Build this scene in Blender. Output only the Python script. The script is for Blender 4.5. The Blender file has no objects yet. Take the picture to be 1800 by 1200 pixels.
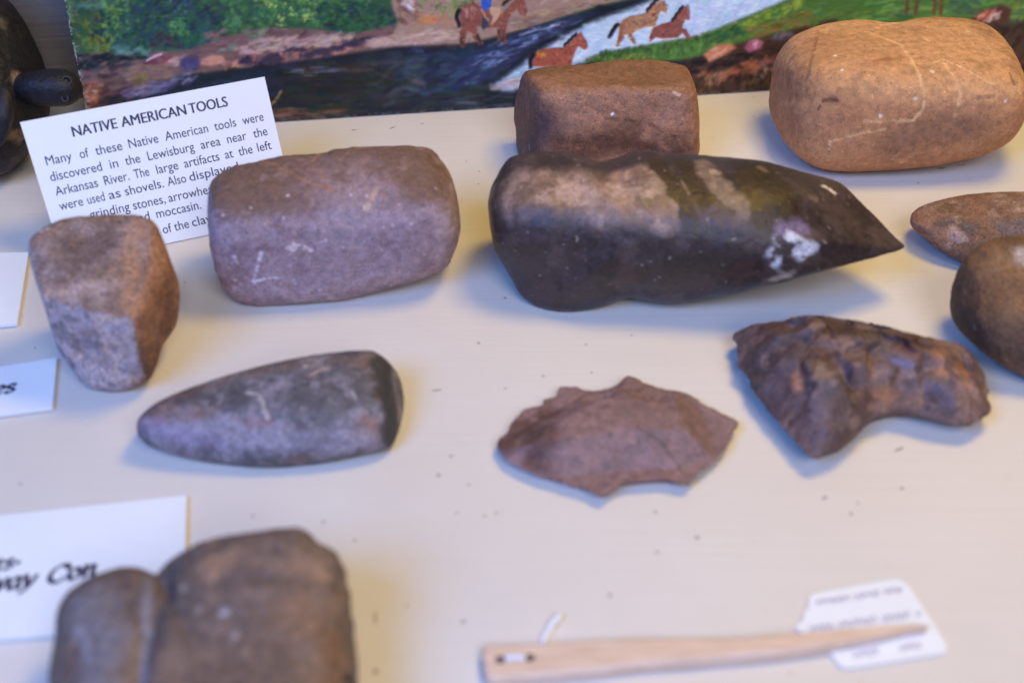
import bpy, bmesh, math, random
import numpy as np
from mathutils import Vector, Matrix

random.seed(7)
RS = np.random.RandomState(11)
scene = bpy.context.scene

# ------------------------------------------------------------------ camera
H, PITCH, FPX = 0.35, math.radians(38.0), 2250.0      # eye height, look-down angle, focal length in photo pixels
cam = bpy.data.cameras.new("camera")
cam.sensor_width = 36.0
cam.lens = FPX / 1800.0 * 36.0
cam.clip_start, cam.clip_end = 0.01, 20.0
cam.dof.use_dof = True
cam.dof.focus_distance = 0.668
cam.dof.aperture_fstop = 5.4
cam.dof.aperture_blades = 9
cam_ob = bpy.data.objects.new("camera", cam)
cam_ob.location = (0, 0, H)
cam_ob.rotation_euler = (math.pi / 2 - PITCH, 0, 0)
scene.collection.objects.link(cam_ob)
scene.camera = cam_ob

# ------------------------------------------------------------------ world and lamps
world = bpy.data.worlds.new("World")
scene.world = world
world.use_nodes = True
bg = world.node_tree.nodes["Background"]
bg.inputs["Color"].default_value = (0.78, 0.76, 0.86, 1)
bg.inputs["Strength"].default_value = 0.03


def area(name, loc, aim, size, power, color, size_y=None):
    l = bpy.data.lights.new(name, 'AREA')
    l.energy, l.color, l.size = power, color, size
    if size_y:
        l.shape, l.size_y = 'RECTANGLE', size_y
    o = bpy.data.objects.new(name, l)
    o.location = loc
    o.rotation_euler = (Vector(aim) - Vector(loc)).to_track_quat('-Z', 'Y').to_euler()
    scene.collection.objects.link(o)
    return o


# warm case lamp high up at the right rear, cool window light from the left front
area("case_lamp", (0.30, 0.56, 0.82), (0.10, 0.50, 0), 0.26, 4.5, (1.0, 0.70, 0.14), 0.26)
area("window_light", (-0.52, -0.28, 0.84), (-0.06, 0.45, 0), 0.55, 14.0, (0.13, 0.34, 1.0), 0.45)
area("room_light", (0.5, -0.9, 1.3), (0.0, 0.45, 0), 0.9, 22.0, (0.83, 0.855, 1.0), 0.9)

scene.view_settings.view_transform = 'Standard'
scene.view_settings.look = 'None'
scene.view_settings.exposure = 0.0
scene.view_settings.gamma = 1.0
scene.view_settings.use_curve_mapping = False
scene.render.engine = 'CYCLES'
scene.cycles.use_denoising = True

# ------------------------------------------------------------------ projection helpers
CAM = np.array([0.0, 0.0, H])
RIGHT = np.array([1.0, 0, 0])
UP = np.array([0, math.sin(PITCH), math.cos(PITCH)])
FWD = np.array([0, math.cos(PITCH), -math.sin(PITCH)])


def ray(px, py):
    return RIGHT * ((px - 900) / FPX) + UP * (-(py - 600) / FPX) + FWD


def on_z(px, py, z=0.0):
    d = ray(px, py)
    return CAM + d * ((z - H) / d[2])


def on_plane(px, py, p0, n):
    d = ray(px, py)
    return CAM + d * (np.dot(np.asarray(p0) - CAM, n) / np.dot(d, n))


def project(P):
    Q = P - CAM
    dep = Q @ FWD
    return 900 + FPX * (Q @ RIGHT) / dep, 600 - FPX * (Q @ UP) / dep, dep


def unproject(px, py, dep):
    return CAM + dep[:, None] * (((px - 900) / FPX)[:, None] * RIGHT + (-(py - 600) / FPX)[:, None] * UP + FWD)


# ------------------------------------------------------------------ small tools
def tag(o, label=None, cat=None, group=None, kind=None):
    for k, v in (("label", label), ("category", cat), ("group", group), ("kind", kind)):
        if v:
            o[k] = v
    return o


def lin(r, g, b):
    c = np.array([r, g, b], float) / 255.0
    return np.where(c <= 0.04045, c / 12.92, ((c + 0.055) / 1.055) ** 2.4)


def hash3(i, j, k, seed):
    h = (i.astype(np.int64) * 374761393 + j.astype(np.int64) * 668265263 + k.astype(np.int64) * 2147483647 + seed * 1274126177) & 0xFFFFFFFF
    h = ((h ^ (h >> 13)) * 1274126177) & 0xFFFFFFFF
    h = ((h ^ (h >> 16)) * 2246822519) & 0xFFFFFFFF
    h = h ^ (h >> 15)
    return (h & 0xFFFFFF) / float(0xFFFFFF)


def vnoise(P, freq, seed=0, octaves=1, gain=0.5):
    """value noise, 0..1"""
    out, amp, tot = 0.0, 1.0, 0.0
    for o in range(octaves):
        Q = P * freq * (2.03 ** o) + 17.3 * (o + 1) + 1000.0
        I = np.floor(Q).astype(np.int64)
        F = Q - I
        F = F * F * (3 - 2 * F)
        v = 0
        for a in (0, 1):
            for b in (0, 1):
                for c in (0, 1):
                    w = (F[:, 0] if a else 1 - F[:, 0]) * (F[:, 1] if b else 1 - F[:, 1]) * (F[:, 2] if c else 1 - F[:, 2])
                    v = v + w * hash3(I[:, 0] + a, I[:, 1] + b, I[:, 2] + c, seed + o * 31)
        out = out + amp * v
        tot += amp
        amp *= gain
    return out / tot


def sstep(a, b, x):
    t = np.clip((x - a) / (b - a), 0, 1)
    return t * t * (3 - 2 * t)


def catmull(pts, n=8, closed=True):
    P = np.asarray(pts, float)
    N = len(P)
    out = []
    for i in range(N if closed else N - 1):
        if closed:
            p0, p1, p2, p3 = P[i - 1], P[i], P[(i + 1) % N], P[(i + 2) % N]
        else:
            p0, p1, p2, p3 = P[max(i - 1, 0)], P[i], P[i + 1], P[min(i + 2, N - 1)]
        for t in np.arange(n) / n:
            out.append(0.5 * ((2 * p1) + (-p0 + p2) * t + (2 * p0 - 5 * p1 + 4 * p2 - p3) * t * t + (-p0 + 3 * p1 - 3 * p2 + p3) * t ** 3))
    if not closed:
        out.append(P[-1])
    return np.array(out)


def mesh_np(name, V, F, mat, parent=None, smooth=True, colors=None, loc=None):
    """V (n,3) world coordinates, F (m,3|4) or list; the origin goes to loc"""
    V = np.asarray(V, float)
    if loc is None:
        loc = np.array([(V[:, 0].min() + V[:, 0].max()) / 2, (V[:, 1].min() + V[:, 1].max()) / 2, V[:, 2].min()])
    loc = np.asarray(loc, float)
    me = bpy.data.meshes.new(name)
    if isinstance(F, np.ndarray):
        k = F.shape[1]
        me.vertices.add(len(V))
        me.vertices.foreach_set("co", (V - loc).astype(np.float32).ravel())
        me.loops.add(F.size)
        me.loops.foreach_set("vertex_index", F.astype(np.int32).ravel())
        me.polygons.add(len(F))
        me.polygons.foreach_set("loop_start", np.arange(0, F.size, k, dtype=np.int32))
        me.polygons.foreach_set("loop_total", np.full(len(F), k, dtype=np.int32))
        me.update(calc_edges=True)
    else:
        me.from_pydata([tuple(v) for v in (V - loc)], [], F)
        me.update()
    me.validate()
    if smooth:
        me.polygons.foreach_set("use_smooth", np.ones(len(me.polygons), dtype=bool))
    if colors is not None:
        at = me.color_attributes.new("Col", 'FLOAT_COLOR', 'POINT')
        c = np.ones((len(V), 4), np.float32)
        c[:, :3] = np.clip(colors, 0, 1)
        at.data.foreach_set("color", c.ravel())
    me.materials.append(mat)
    o = bpy.data.objects.new(name, me)
    scene.collection.objects.link(o)
    if parent is not None:
        o.parent = parent
        o.matrix_parent_inverse = Matrix.Identity(4)
        w, q = Vector((0, 0, 0)), parent
        while q is not None:
            w, q = w + q.location, q.parent
        o.location = Vector(loc) - w
    else:
        o.location = loc
    return o


# ------------------------------------------------------------------ materials
class NT:
    def __init__(self, name):
        self.m = bpy.data.materials.new(name)
        self.m.use_nodes = True
        self.n = self.m.node_tree.nodes
        self.l = self.m.node_tree.links
        self.b = self.n["Principled BSDF"]

    def add(self, t, **kw):
        nd = self.n.new(t)
        for k, v in kw.items():
            if k.startswith("i_"):
                key = k[2:].replace("_", " ")
                nd.inputs[key].default_value = v
            else:
                setattr(nd, k, v)
        return nd

    def link(self, a, b):
        self.l.new(a, b)

    def noise(self, scale, detail=4, rough=0.6, vec=None, stretch=None):
        tc = self.add('ShaderNodeTexCoord')
        v = tc.outputs['Object']
        if stretch:
            mp = self.add('ShaderNodeMapping')
            mp.inputs['Scale'].default_value = stretch
            self.link(v, mp.inputs['Vector'])
            v = mp.outputs['Vector']
        nz = self.add('ShaderNodeTexNoise')
        nz.inputs['Scale'].default_value = scale
        nz.inputs['Detail'].default_value = detail
        nz.inputs['Roughness'].default_value = rough
        self.link(v, nz.inputs['Vector'])
        return nz.outputs['Fac']

    def ramp(self, fac, stops):
        r = self.add('ShaderNodeValToRGB')
        e = r.color_ramp.elements
        e[0].position, e[0].color = stops[0][0], (*stops[0][1], 1)
        e[1].position, e[1].color = stops[-1][0], (*stops[-1][1], 1)
        for p, c in stops[1:-1]:
            x = e.new(p)
            x.color = (*c, 1)
        self.link(fac, r.inputs['Fac'])
        return r.outputs['Color']

    def mul(self, a, b, fac=1.0):
        m = self.add('ShaderNodeMix', data_type='RGBA', blend_type='MULTIPLY')
        m.inputs[0].default_value = fac
        self.link(a, m.inputs[6])
        self.link(b, m.inputs[7])
        return m.outputs[2]

    def bump(self, h, dist, strength=1.0, prev=None):
        b = self.add('ShaderNodeBump')
        b.inputs['Distance'].default_value = dist
        b.inputs['Strength'].default_value = strength
        self.link(h, b.inputs['Height'])
        if prev is not None:
            self.link(prev, b.inputs['Normal'])
        return b.outputs['Normal']


def stone_material(name, rough=0.75, speck=(0.55, 1.5), grain=1400, bump=0.00035, spec=0.4, coarse=260):
    t = NT(name)
    at = t.add('ShaderNodeAttribute', attribute_name="Col")
    n1 = t.noise(grain, 3, 0.7)
    n2 = t.noise(coarse, 5, 0.65)
    g = lambda v: (v, v, v)
    c1 = t.ramp(n1, [(0.32, g(speck[0])), (0.5, g(1.0)), (0.70, g(speck[1]))])
    n3 = t.noise(grain * .42, 2, 0.5)
    c1 = t.mul(c1, t.ramp(n3, [(0.27, g(.55)), (0.36, g(1.0)), (0.66, g(1.0)), (0.74, g(1.5))]))
    c2 = t.ramp(n2, [(0.30, g(0.70)), (0.5, g(1.0)), (0.72, g(1.28))])
    c = t.mul(t.mul(at.outputs['Color'], c1), c2)
    t.link(c, t.b.inputs['Base Color'])
    r = t.ramp(n2, [(0.3, g(rough - 0.12)), (0.7, g(min(1, rough + 0.12)))])
    t.link(r, t.b.inputs['Roughness'])
    t.b.inputs['Specular IOR Level'].default_value = spec
    b1 = t.bump(n2, bump * 3.0, 0.8)
    b2 = t.bump(n1, bump, 0.8, b1)
    t.link(b2, t.b.inputs['Normal'])
    return t.m


def attr_material(name, rough=0.6, spec=0.3):
    t = NT(name)
    at = t.add('ShaderNodeAttribute', attribute_name="Col")
    t.link(at.outputs['Color'], t.b.inputs['Base Color'])
    t.b.inputs['Roughness'].default_value = rough
    t.b.inputs['Specular IOR Level'].default_value = spec
    return t


def plain_material(name, color, rough=0.6, spec=0.3, nscale=120, var=0.06, bump=0.0):
    t = NT(name)
    n = t.noise(nscale, 4, 0.6)
    c = np.array(color)
    t.link(t.ramp(n, [(0.3, tuple(c * (1 - var))), (0.7, tuple(np.minimum(1, c * (1 + var))))]), t.b.inputs['Base Color'])
    t.b.inputs['Roughness'].default_value = rough
    t.b.inputs['Specular IOR Level'].default_value = spec
    if bump:
        t.link(t.bump(n, bump), t.b.inputs['Normal'])
    return t.m


def shelf_material():
    t = NT("painted_board")
    g1 = t.noise(9, 6, 0.6, stretch=(1.0, 42.0, 1.0))
    g2 = t.noise(60, 5, 0.65, stretch=(1.0, 20.0, 1.0))
    g3 = t.noise(7, 4, 0.55)
    c1 = t.ramp(g1, [(0.30, (0.70, 0.635, 0.565)), (0.55, (0.71, 0.645, 0.575)), (0.75, (0.717, 0.652, 0.582))])
    c2 = t.ramp(g2, [(0.30, (0.985, 0.982, 0.976)), (0.6, (1, 1, 1))])
    c3 = t.ramp(g3, [(0.35, (0.94, 0.93, 0.91)), (0.65, (1.0, 1.0, 1.0))])
    sp = t.noise(330, 2, 0.5)
    c4 = t.ramp(sp, [(0.17, (0.62, 0.53, 0.44)), (0.225, (1, 1, 1))])
    t.link(t.mul(t.mul(t.mul(c1, c2), c3), c4), t.b.inputs['Base Color'])
    t.b.inputs['Roughness'].default_value = 0.42
    t.b.inputs['Specular IOR Level'].default_value = 0.35
    b = t.bump(g1, 0.0003, 0.5)
    t.link(t.bump(g2, 0.00025, 0.6, b), t.b.inputs['Normal'])
    return t.m


def wall_material():
    t = NT("case_wall")
    g1 = t.noise(8, 5, 0.6, stretch=(1.0, 1.0, 45.0))
    t.link(t.ramp(g1, [(0.3, (0.15, 0.125, 0.11)), (0.7, (0.18, 0.152, 0.135))]), t.b.inputs['Base Color'])
    t.b.inputs['Roughness'].default_value = 0.6
    t.link(t.bump(g1, 0.0005), t.b.inputs['Normal'])
    return t.m


# ------------------------------------------------------------------ the shelf and the wall of the case
def box(name, x0, x1, y0, y1, z0, z1, mat, rot=0.0, pivot=None):
    V = np.array([(x, y, z) for x in (x0, x1) for y in (y0, y1) for z in (z0, z1)], float)
    if rot:
        c, s = math.cos(rot), math.sin(rot)
        pv = np.array(pivot)
        W = V[:, :2] - pv
        V[:, 0] = pv[0] + W[:, 0] * c - W[:, 1] * s
        V[:, 1] = pv[1] + W[:, 0] * s + W[:, 1] * c
    F = [(0, 1, 3, 2), (4, 6, 7, 5), (0, 4, 5, 1), (2, 3, 7, 6), (0, 2, 6, 4), (1, 5, 7, 3)]
    return mesh_np(name, V, F, mat, smooth=False)


PB_L, PB_R = on_z(160, 236), on_z(1350, 160)              # front bottom edge of the painting
PD = PB_R - PB_L
PYAW = math.atan2(PD[1], PD[0])
shelf = box("shelf", -0.9, 0.9, -0.05, 1.05, -0.02, 0.0, shelf_material())
tag(shelf, "cream painted wooden shelf under all the stone tools", None, kind="structure")
wl = box("back_wall", -1.1, 1.1, 0, 0.02, 0.0005, 0.6, wall_material())
wl.location = Vector((PB_L[0] - 0.0, PB_L[1] + 0.055, 0)) + Vector((math.cos(PYAW), math.sin(PYAW), 0)) * 0.3
wl.location.z = 0.0005
wl.rotation_euler.z = PYAW
tag(wl, "plain grey brown wall behind the painting", None, kind="structure")

# ------------------------------------------------------------------ the painting
X0, X1, Y0, Y1 = 90, 1900, -220, 270
ART = np.zeros((Y1 - Y0, X1 - X0, 3), np.float32)
YY, XX = np.mgrid[Y0:Y1, X0:X1].astype(np.float32)
BR = np.random.RandomState(5)


def poly_mask(poly, soft=2.0):
    P = np.asarray(poly, float)
    x0, x1 = int(max(X0, P[:, 0].min() - 3 * soft)), int(min(X1, P[:, 0].max() + 3 * soft + 1))
    y0, y1 = int(max(Y0, P[:, 1].min() - 3 * soft)), int(min(Y1, P[:, 1].max() + 3 * soft + 1))
    if x1 <= x0 or y1 <= y0:
        return None
    yy, xx = np.mgrid[y0:y1, x0:x1].astype(np.float32)
    ins = np.zeros(xx.shape, bool)
    dmin = np.full(xx.shape, 1e9, np.float32)
    N = len(P)
    for i in range(N):
        ax, ay = P[i]
        bx, by = P[(i + 1) % N]
        if ay != by:
            ins ^= ((ay > yy) != (by > yy)) & (xx < (bx - ax) * (yy - ay) / (by - ay) + ax)
        L2 = (bx - ax) ** 2 + (by - ay) ** 2 + 1e-9
        t = np.clip(((xx - ax) * (bx - ax) + (yy - ay) * (by - ay)) / L2, 0, 1)
        dmin = np.minimum(dmin, (xx - ax - t * (bx - ax)) ** 2 + (yy - ay - t * (by - ay)) ** 2)
    sd = np.sqrt(dmin) * np.where(ins, 1, -1)
    return sstep(-soft, soft, sd), (slice(y0 - Y0, y1 - Y0), slice(x0 - X0, x1 - X0)), ins, (xx, yy)


def fill(poly, rgb, soft=2.0, alpha=1.0):
    r = poly_mask(poly, soft)
    if r is None:
        return
    m, sl, _, _ = r
    a = (m * alpha)[..., None]
    ART[sl] = ART[sl] * (1 - a) + np.array(rgb, np.float32) / 255 * a


def dab(x, y, ang, L, W, rgb, alpha=0.85):
    """one bristly brush stroke"""
    R = L / 2 + W
    x0, x1 = int(max(X0, x - R)), int(min(X1, x + R + 1))
    y0, y1 = int(max(Y0, y - R)), int(min(Y1, y + R + 1))
    if x1 <= x0 or y1 <= y0:
        return
    yy, xx = np.mgrid[y0:y1, x0:x1].astype(np.float32)
    c, s = math.cos(ang), math.sin(ang)
    u = (xx - x) * c + (yy - y) * s
    v = -(xx - x) * s + (yy - y) * c
    v = v + 0.12 * W * np.sin(u / max(L, 1) * 4 + x)
    br = 0.75 + 0.25 * np.sin(v * 2.4 + x * 1.3) * np.cos(u * 0.15 + y)
    m = np.clip(1.25 - np.abs(v) / (W / 2), 0, 1) * np.clip((1 - np.abs(u) / (L / 2)) * 4, 0, 1) * br * alpha
    m = np.clip(m, 0, 1)[..., None]
    sl = (slice(y0 - Y0, y1 - Y0), slice(x0 - X0, x1 - X0))
    shade = 1 + 0.10 * np.sin(v * 2.0 + y)[..., None]
    ART[sl] = ART[sl] * (1 - m) + np.clip(np.array(rgb, np.float32) / 255 * shade, 0, 1) * m


def strokes(poly, n, palette, L=(8, 18), W=(3, 6), ang=0.0, spread=0.5, alpha=0.8, jit=14):
    P = np.asarray(poly, float)
    lo, hi = P.min(0), P.max(0)
    k = 0
    tries = 0
    while k < n and tries < n * 12:
        tries += 1
        x, y = BR.uniform(lo[0], hi[0]), BR.uniform(lo[1], hi[1])
        ins = False
        for i in range(len(P)):
            ax, ay = P[i]
            bx, by = P[(i + 1) % len(P)]
            if (ay > y) != (by > y) and x < (bx - ax) * (y - ay) / (by - ay) + ax:
                ins = not ins
        if not ins:
            continue
        k += 1
        c = np.array(palette[BR.randint(len(palette))], float) + BR.normal(0, jit, 3) * 0.5 + BR.normal(0, jit * 0.5)
        dab(x, y, ang + BR.normal(0, spread), BR.uniform(*L), BR.uniform(*W), np.clip(c, 4, 250), alpha)


def line(pts, w, rgb, alpha=0.9):
    P = catmull(pts, 6, closed=False)
    for a, b in zip(P[:-1], P[1:]):
        d = b - a
        L = np.hypot(*d)
        dab(*(a + b) / 2, math.atan2(d[1], d[0]), L + w * 1.2, w, rgb, alpha)


# undercoat
ART[:] = np.array((52, 82, 56), np.float32) / 255
# trees
T_ALL = [(85, -220), (690, -220), (690, 20), (697, 45), (650, 58), (600, 62), (520, 48), (460, 52), (400, 70), (330, 96), (250, 98), (85, 102)]
fill(T_ALL, (52, 86, 56), 4)
strokes(T_ALL, 900, [(48, 84, 60), (60, 104, 58), (40, 66, 58), (76, 120, 66), (36, 56, 60)], (10, 24), (4, 9), -0.6, 0.8)
olive = [(85, -60), (185, -60), (180, 30), (192, 95), (130, 100), (110, 40)]
strokes(olive, 160, [(82, 92, 38), (104, 108, 44), (58, 72, 36), (92, 104, 62), (120, 122, 40)], (8, 20), (4, 8), 0.9, 0.6)
strokes([(110, -40), (215, -40), (200, 15), (130, 20)], 60, [(104, 136, 122), (84, 122, 104), (70, 104, 84)], (10, 26), (4, 8), -0.6, 0.5)
strokes([(165, 30), (192, 15), (190, 72), (160, 80)], 40, [(34, 42, 48), (40, 48, 62)], (8, 16), (4, 8), 1.4, 0.3)
strokes([(175, -30), (222, -30), (235, 40), (205, 80), (178, 60)], 110, [(98, 146, 70), (120, 166, 78), (84, 132, 92), (132, 160, 56)], (6, 14), (3, 6), -0.8, 0.6)
strokes([(150, 65), (195, 60), (196, 94), (155, 96)], 40, [(124, 136, 34), (104, 120, 36), (140, 146, 50)], (6, 12), (3, 6), 1.0, 0.5)
strokes([(215, 30), (240, 0), (300, -20), (365, 15), (392, 40), (360, 92), (300, 92), (235, 84), (205, 80)], 330, [(38, 64, 74), (44, 82, 74), (34, 54, 78), (52, 92, 72), (36, 48, 66), (44, 74, 84)], (8, 18), (4, 8), -0.5, 0.8)
strokes([(262, 60), (318, 55), (325, 85), (265, 82)], 40, [(66, 46, 56), (56, 40, 60), (84, 50, 58)], (8, 14), (4, 7), 0.2, 0.5)
strokes([(290, -5), (340, -5), (330, 30), (282, 30)], 30, [(110, 140, 176), (70, 90, 128), (66, 50, 74)], (4, 9), (2, 4), 0.6, 0.6)
strokes([(298, 38), (328, 30), (332, 62), (300, 62)], 50, [(78, 138, 66), (94, 152, 74), (66, 118, 62)], (6, 12), (3, 6), 0.9, 0.6)
strokes([(318, 66), (358, 62), (362, 95), (320, 95)], 40, [(34, 84, 66), (30, 66, 64), (42, 98, 66)], (8, 16), (4, 7), 1.3, 0.3)
strokes([(352, 10), (400, 10), (400, 45), (360, 40)], 36, [(34, 44, 60), (40, 52, 70)], (8, 16), (3, 6), -0.4, 0.5)
strokes([(370, -60), (650, -60), (650, 20), (560, 45), (480, 45), (400, 55), (385, 20)], 620, [(74, 128, 62), (88, 142, 66), (58, 108, 60), (104, 156, 76), (46, 94, 62), (84, 132, 90)], (6, 15), (3, 7), -0.7, 0.8)
strokes([(450, 20), (520, 15), (560, 48), (500, 48), (440, 46)], 60, [(44, 92, 66), (38, 78, 60), (56, 100, 60)], (6, 14), (3, 6), -0.7, 0.6)
strokes([(555, 8), (640, 2), (690, 22), (696, 44), (650, 56), (600, 58), (560, 40)], 160, [(30, 68, 62), (26, 56, 66), (38, 88, 54), (30, 74, 50), (42, 50, 62)], (8, 16), (4, 7), -0.4, 0.6)
strokes([(595, 34), (660, 28), (688, 42), (650, 55), (600, 56)], 70, [(40, 100, 48), (34, 84, 52), (56, 112, 52)], (6, 12), (3, 5), -0.6, 0.5)
strokes([(440, -30), (580, -30), (560, 36), (455, 30)], 70, [(176, 196, 84), (150, 182, 90), (196, 206, 110), (130, 168, 80)], (3, 7), (2, 4), -0.8, 0.8, 0.95)
for c in ((490, 38), (538, 33), (497, 30), (542, 30), (468, 2), (478, 8), (515, 20)):
    strokes([(c[0] - 8, c[1] - 6), (c[0] + 8, c[1] - 6), (c[0] + 8, c[1] + 6), (c[0] - 8, c[1] + 6)], 9, [(206, 212, 96), (178, 196, 70)], (3, 6), (2, 4), -0.6, 0.6, 1.0)
# bank under the trees
BANK = [(85, 95), (250, 92), (330, 88), (395, 66), (470, 48), (560, 52), (620, 60), (700, 42), (760, 60), (840, 75), (820, 82), (700, 84), (610, 96), (500, 116), (360, 130), (240, 160), (130, 200), (85, 200)]
fill(BANK, (118, 86, 78), 3)
strokes(BANK, 320, [(120, 84, 76), (96, 66, 68), (140, 104, 92), (78, 56, 66), (104, 70, 64)], (10, 22), (4, 7), -0.2, 0.3)
strokes([(120, 96), (255, 94), (280, 104), (220, 118), (130, 124)], 90, [(22, 32, 34), (30, 42, 38), (26, 36, 46)], (12, 26), (4, 8), -0.15, 0.25)
strokes([(200, 82), (270, 84), (255, 98), (205, 96)], 40, [(84, 128, 112), (62, 108, 92), (100, 142, 126)], (10, 22), (3, 6), 0.1, 0.3)
strokes([(360, 58), (398, 50), (400, 74), (366, 78)], 36, [(136, 82, 88), (150, 96, 98), (112, 66, 84), (96, 108, 84)], (8, 16), (4, 7), -0.3, 0.4)
strokes([(430, 50), (468, 52), (466, 72), (425, 74)], 30, [(120, 134, 104), (136, 82, 84), (104, 124, 92)], (10, 18), (4, 7), 0.1, 0.3)
strokes([(376, 76), (420, 72), (414, 90), (380, 92)], 24, [(136, 156, 120), (110, 142, 108), (120, 68, 84)], (8, 16), (3, 6), -0.2, 0.3)
strokes([(216, 116), (310, 108), (295, 136), (190, 140)], 50, [(136, 104, 88), (150, 114, 94), (112, 82, 76)], (16, 30), (5, 9), -0.08, 0.15)
strokes([(250, 100), (285, 92), (312, 104), (300, 112), (258, 112)], 30, [(132, 44, 62), (112, 40, 58), (150, 70, 80)], (10, 18), (3, 5), -0.2, 0.3)
line([(258, 107), (270, 100), (284, 95)], 4, (226, 206, 206))
strokes([(290, 104), (322, 96), (330, 104), (310, 116)], 16, [(196, 152, 136), (206, 170, 156)], (8, 14), (3, 5), -0.4, 0.3)
fill([(316, 106), (326, 98), (344, 98), (352, 108), (346, 122), (328, 126), (317, 118)], (72, 64, 98), 4)
strokes([(318, 102), (350, 98), (350, 122), (320, 124)], 22, [(82, 72, 108), (58, 52, 84), (94, 82, 112)], (6, 12), (3, 6), 0.4, 0.6)
fill([(352, 106), (372, 96), (392, 98), (396, 108), (372, 116), (354, 114)], (196, 130, 104), 3)
strokes([(354, 104), (394, 98), (390, 112), (360, 114)], 16, [(206, 140, 112), (180, 112, 92)], (8, 14), (3, 5), -0.3, 0.2)
strokes([(420, 82), (470, 66), (600, 58), (640, 62), (600, 78), (470, 92), (430, 96)], 110, [(190, 150, 130), (176, 142, 136), (164, 138, 132), (198, 156, 126)], (14, 30), (4, 7), -0.2, 0.15)
strokes([(396, 112), (460, 92), (610, 78), (640, 84), (600, 96), (480, 114), (400, 124)], 130, [(196, 124, 98), (176, 104, 82), (204, 136, 108), (160, 92, 84)], (10, 20), (4, 7), -0.5, 0.3)
for cx, cy, w, h in ((432, 108, 13, 9), (478, 104, 20, 12), (462, 112, 14, 8), (560, 92, 22, 9), (540, 98, 13, 7), (592, 86, 16, 6), (616, 78, 20, 7), (645, 70, 22, 6), (520, 88, 24, 5)):
    fill([(cx - w, cy + h * .6), (cx - w * .4, cy - h * .7), (cx + w * .5, cy - h), (cx + w, cy), (cx + w * .5, cy + h * .7)], (54, 44, 62), 3, 0.9)
    strokes([(cx - w, cy - h), (cx + w, cy - h), (cx + w, cy + h * .6), (cx - w, cy + h * .6)], 8, [(48, 38, 58), (76, 56, 66), (40, 36, 60)], (6, 12), (3, 5), -0.6, 0.4)
# sandy path and far shore
PATH = [(660, -220), (1300, -220), (1140, -10), (1050, 10), (930, 48), (840, 76), (700, 84), (640, 82), (690, 60), (700, 40), (690, 15)]
fill(PATH, (158, 124, 104), 4)
strokes(PATH, 300, [(166, 130, 108), (150, 114, 92), (178, 148, 130), (134, 100, 86), (170, 126, 96)], (14, 34), (4, 8), -0.15, 0.25)
strokes([(700, 0), (740, 0), (730, 50), (702, 44)], 40, [(120, 78, 64), (150, 108, 90), (104, 68, 62)], (10, 22), (4, 7), 0.7, 0.2)
strokes([(735, 26), (785, 28), (782, 44), (740, 44)], 30, [(196, 114, 54), (184, 104, 60), (204, 134, 84)], (10, 22), (3, 6), 0.1, 0.2)
strokes([(705, -8), (735, 6), (725, 20), (708, 10)], 16, [(216, 204, 206), (196, 176, 172)], (8, 16), (3, 6), 0.6, 0.3)
strokes([(640, 70), (800, 52), (805, 68), (660, 84)], 60, [(186, 150, 134), (198, 168, 156), (176, 140, 120)], (16, 34), (3, 6), -0.08, 0.1)
strokes([(725, -60), (835, -60), (830, 22), (790, 26), (740, 14)], 160, [(50, 96, 50), (76, 130, 44), (36, 66, 44), (110, 160, 54), (130, 168, 60)], (6, 13), (3, 6), -1.1, 0.5)
strokes([(795, -30), (830, -30), (822, 24), (796, 26)], 40, [(126, 172, 60), (108, 156, 52)], (6, 12), (3, 6), -1.2, 0.4)
strokes([(925, -60), (1100, -60), (1020, -4), (940, 0)], 70, [(78, 92, 74), (64, 82, 70), (104, 100, 84)], (10, 22), (4, 7), -0.1, 0.2)
strokes([(900, 34), (1060, -8), (1130, -12), (1000, 22), (910, 52)], 90, [(158, 124, 96), (138, 104, 84), (176, 144, 118), (116, 90, 80)], (16, 36), (3, 6), -0.26, 0.1)
# river
RIVER = [(85, 190), (240, 158), (330, 132), (480, 112), (600, 96), (700, 82), (820, 78), (930, 50), (1060, 12), (1150, -10), (1420, -60), (1420, 0), (1280, 50), (1220, 70), (1240, 200), (85, 260)]
fill(RIVER, (34, 39, 48), 4)
strokes(RIVER, 500, [(30, 36, 46), (34, 44, 62), (30, 33, 36), (38, 46, 56), (34, 37, 34)], (24, 60), (5, 10), -0.04, 0.06)
strokes([(470, 120), (720, 110), (700, 205), (480, 212)], 220, [(32, 36, 32), (40, 42, 34), (26, 30, 30), (46, 46, 34), (30, 38, 44)], (30, 70), (5, 10), -0.05, 0.05)
strokes([(520, 114), (640, 104), (660, 124), (540, 134)], 40, [(58, 44, 38), (44, 44, 36), (66, 58, 42)], (20, 44), (4, 8), -0.06, 0.06)
strokes([(680, 86), (860, 84), (880, 150), (720, 170)], 150, [(30, 44, 66), (36, 54, 80), (28, 40, 54), (44, 66, 88)], (18, 44), (5, 10), -0.1, 0.2)
strokes([(640, 100), (740, 100), (740, 180), (650, 185)], 60, [(62, 68, 76), (52, 56, 60), (74, 78, 84)], (20, 44), (6, 12), -0.2, 0.3, 0.4)
strokes([(715, 120), (745, 115), (745, 160), (720, 162)], 16, [(92, 84, 76), (80, 78, 78)], (14, 28), (5, 9), 0.5, 0.4, 0.45)
strokes([(250, 150), (480, 118), (480, 170), (270, 190)], 110, [(32, 38, 52), (28, 33, 44), (38, 46, 68)], (26, 54), (5, 9), -0.12, 0.08)
strokes([(490, 122), (600, 116), (600, 132), (500, 134)], 16, [(110, 126, 158), (150, 164, 190), (80, 94, 124)], (14, 30), (2, 4), -0.03, 0.05, 0.6)
strokes([(700, 172), (930, 150), (930, 190), (700, 206)], 80, [(30, 36, 40), (36, 44, 48), (26, 30, 34)], (24, 54), (4, 8), -0.04, 0.05)
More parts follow.
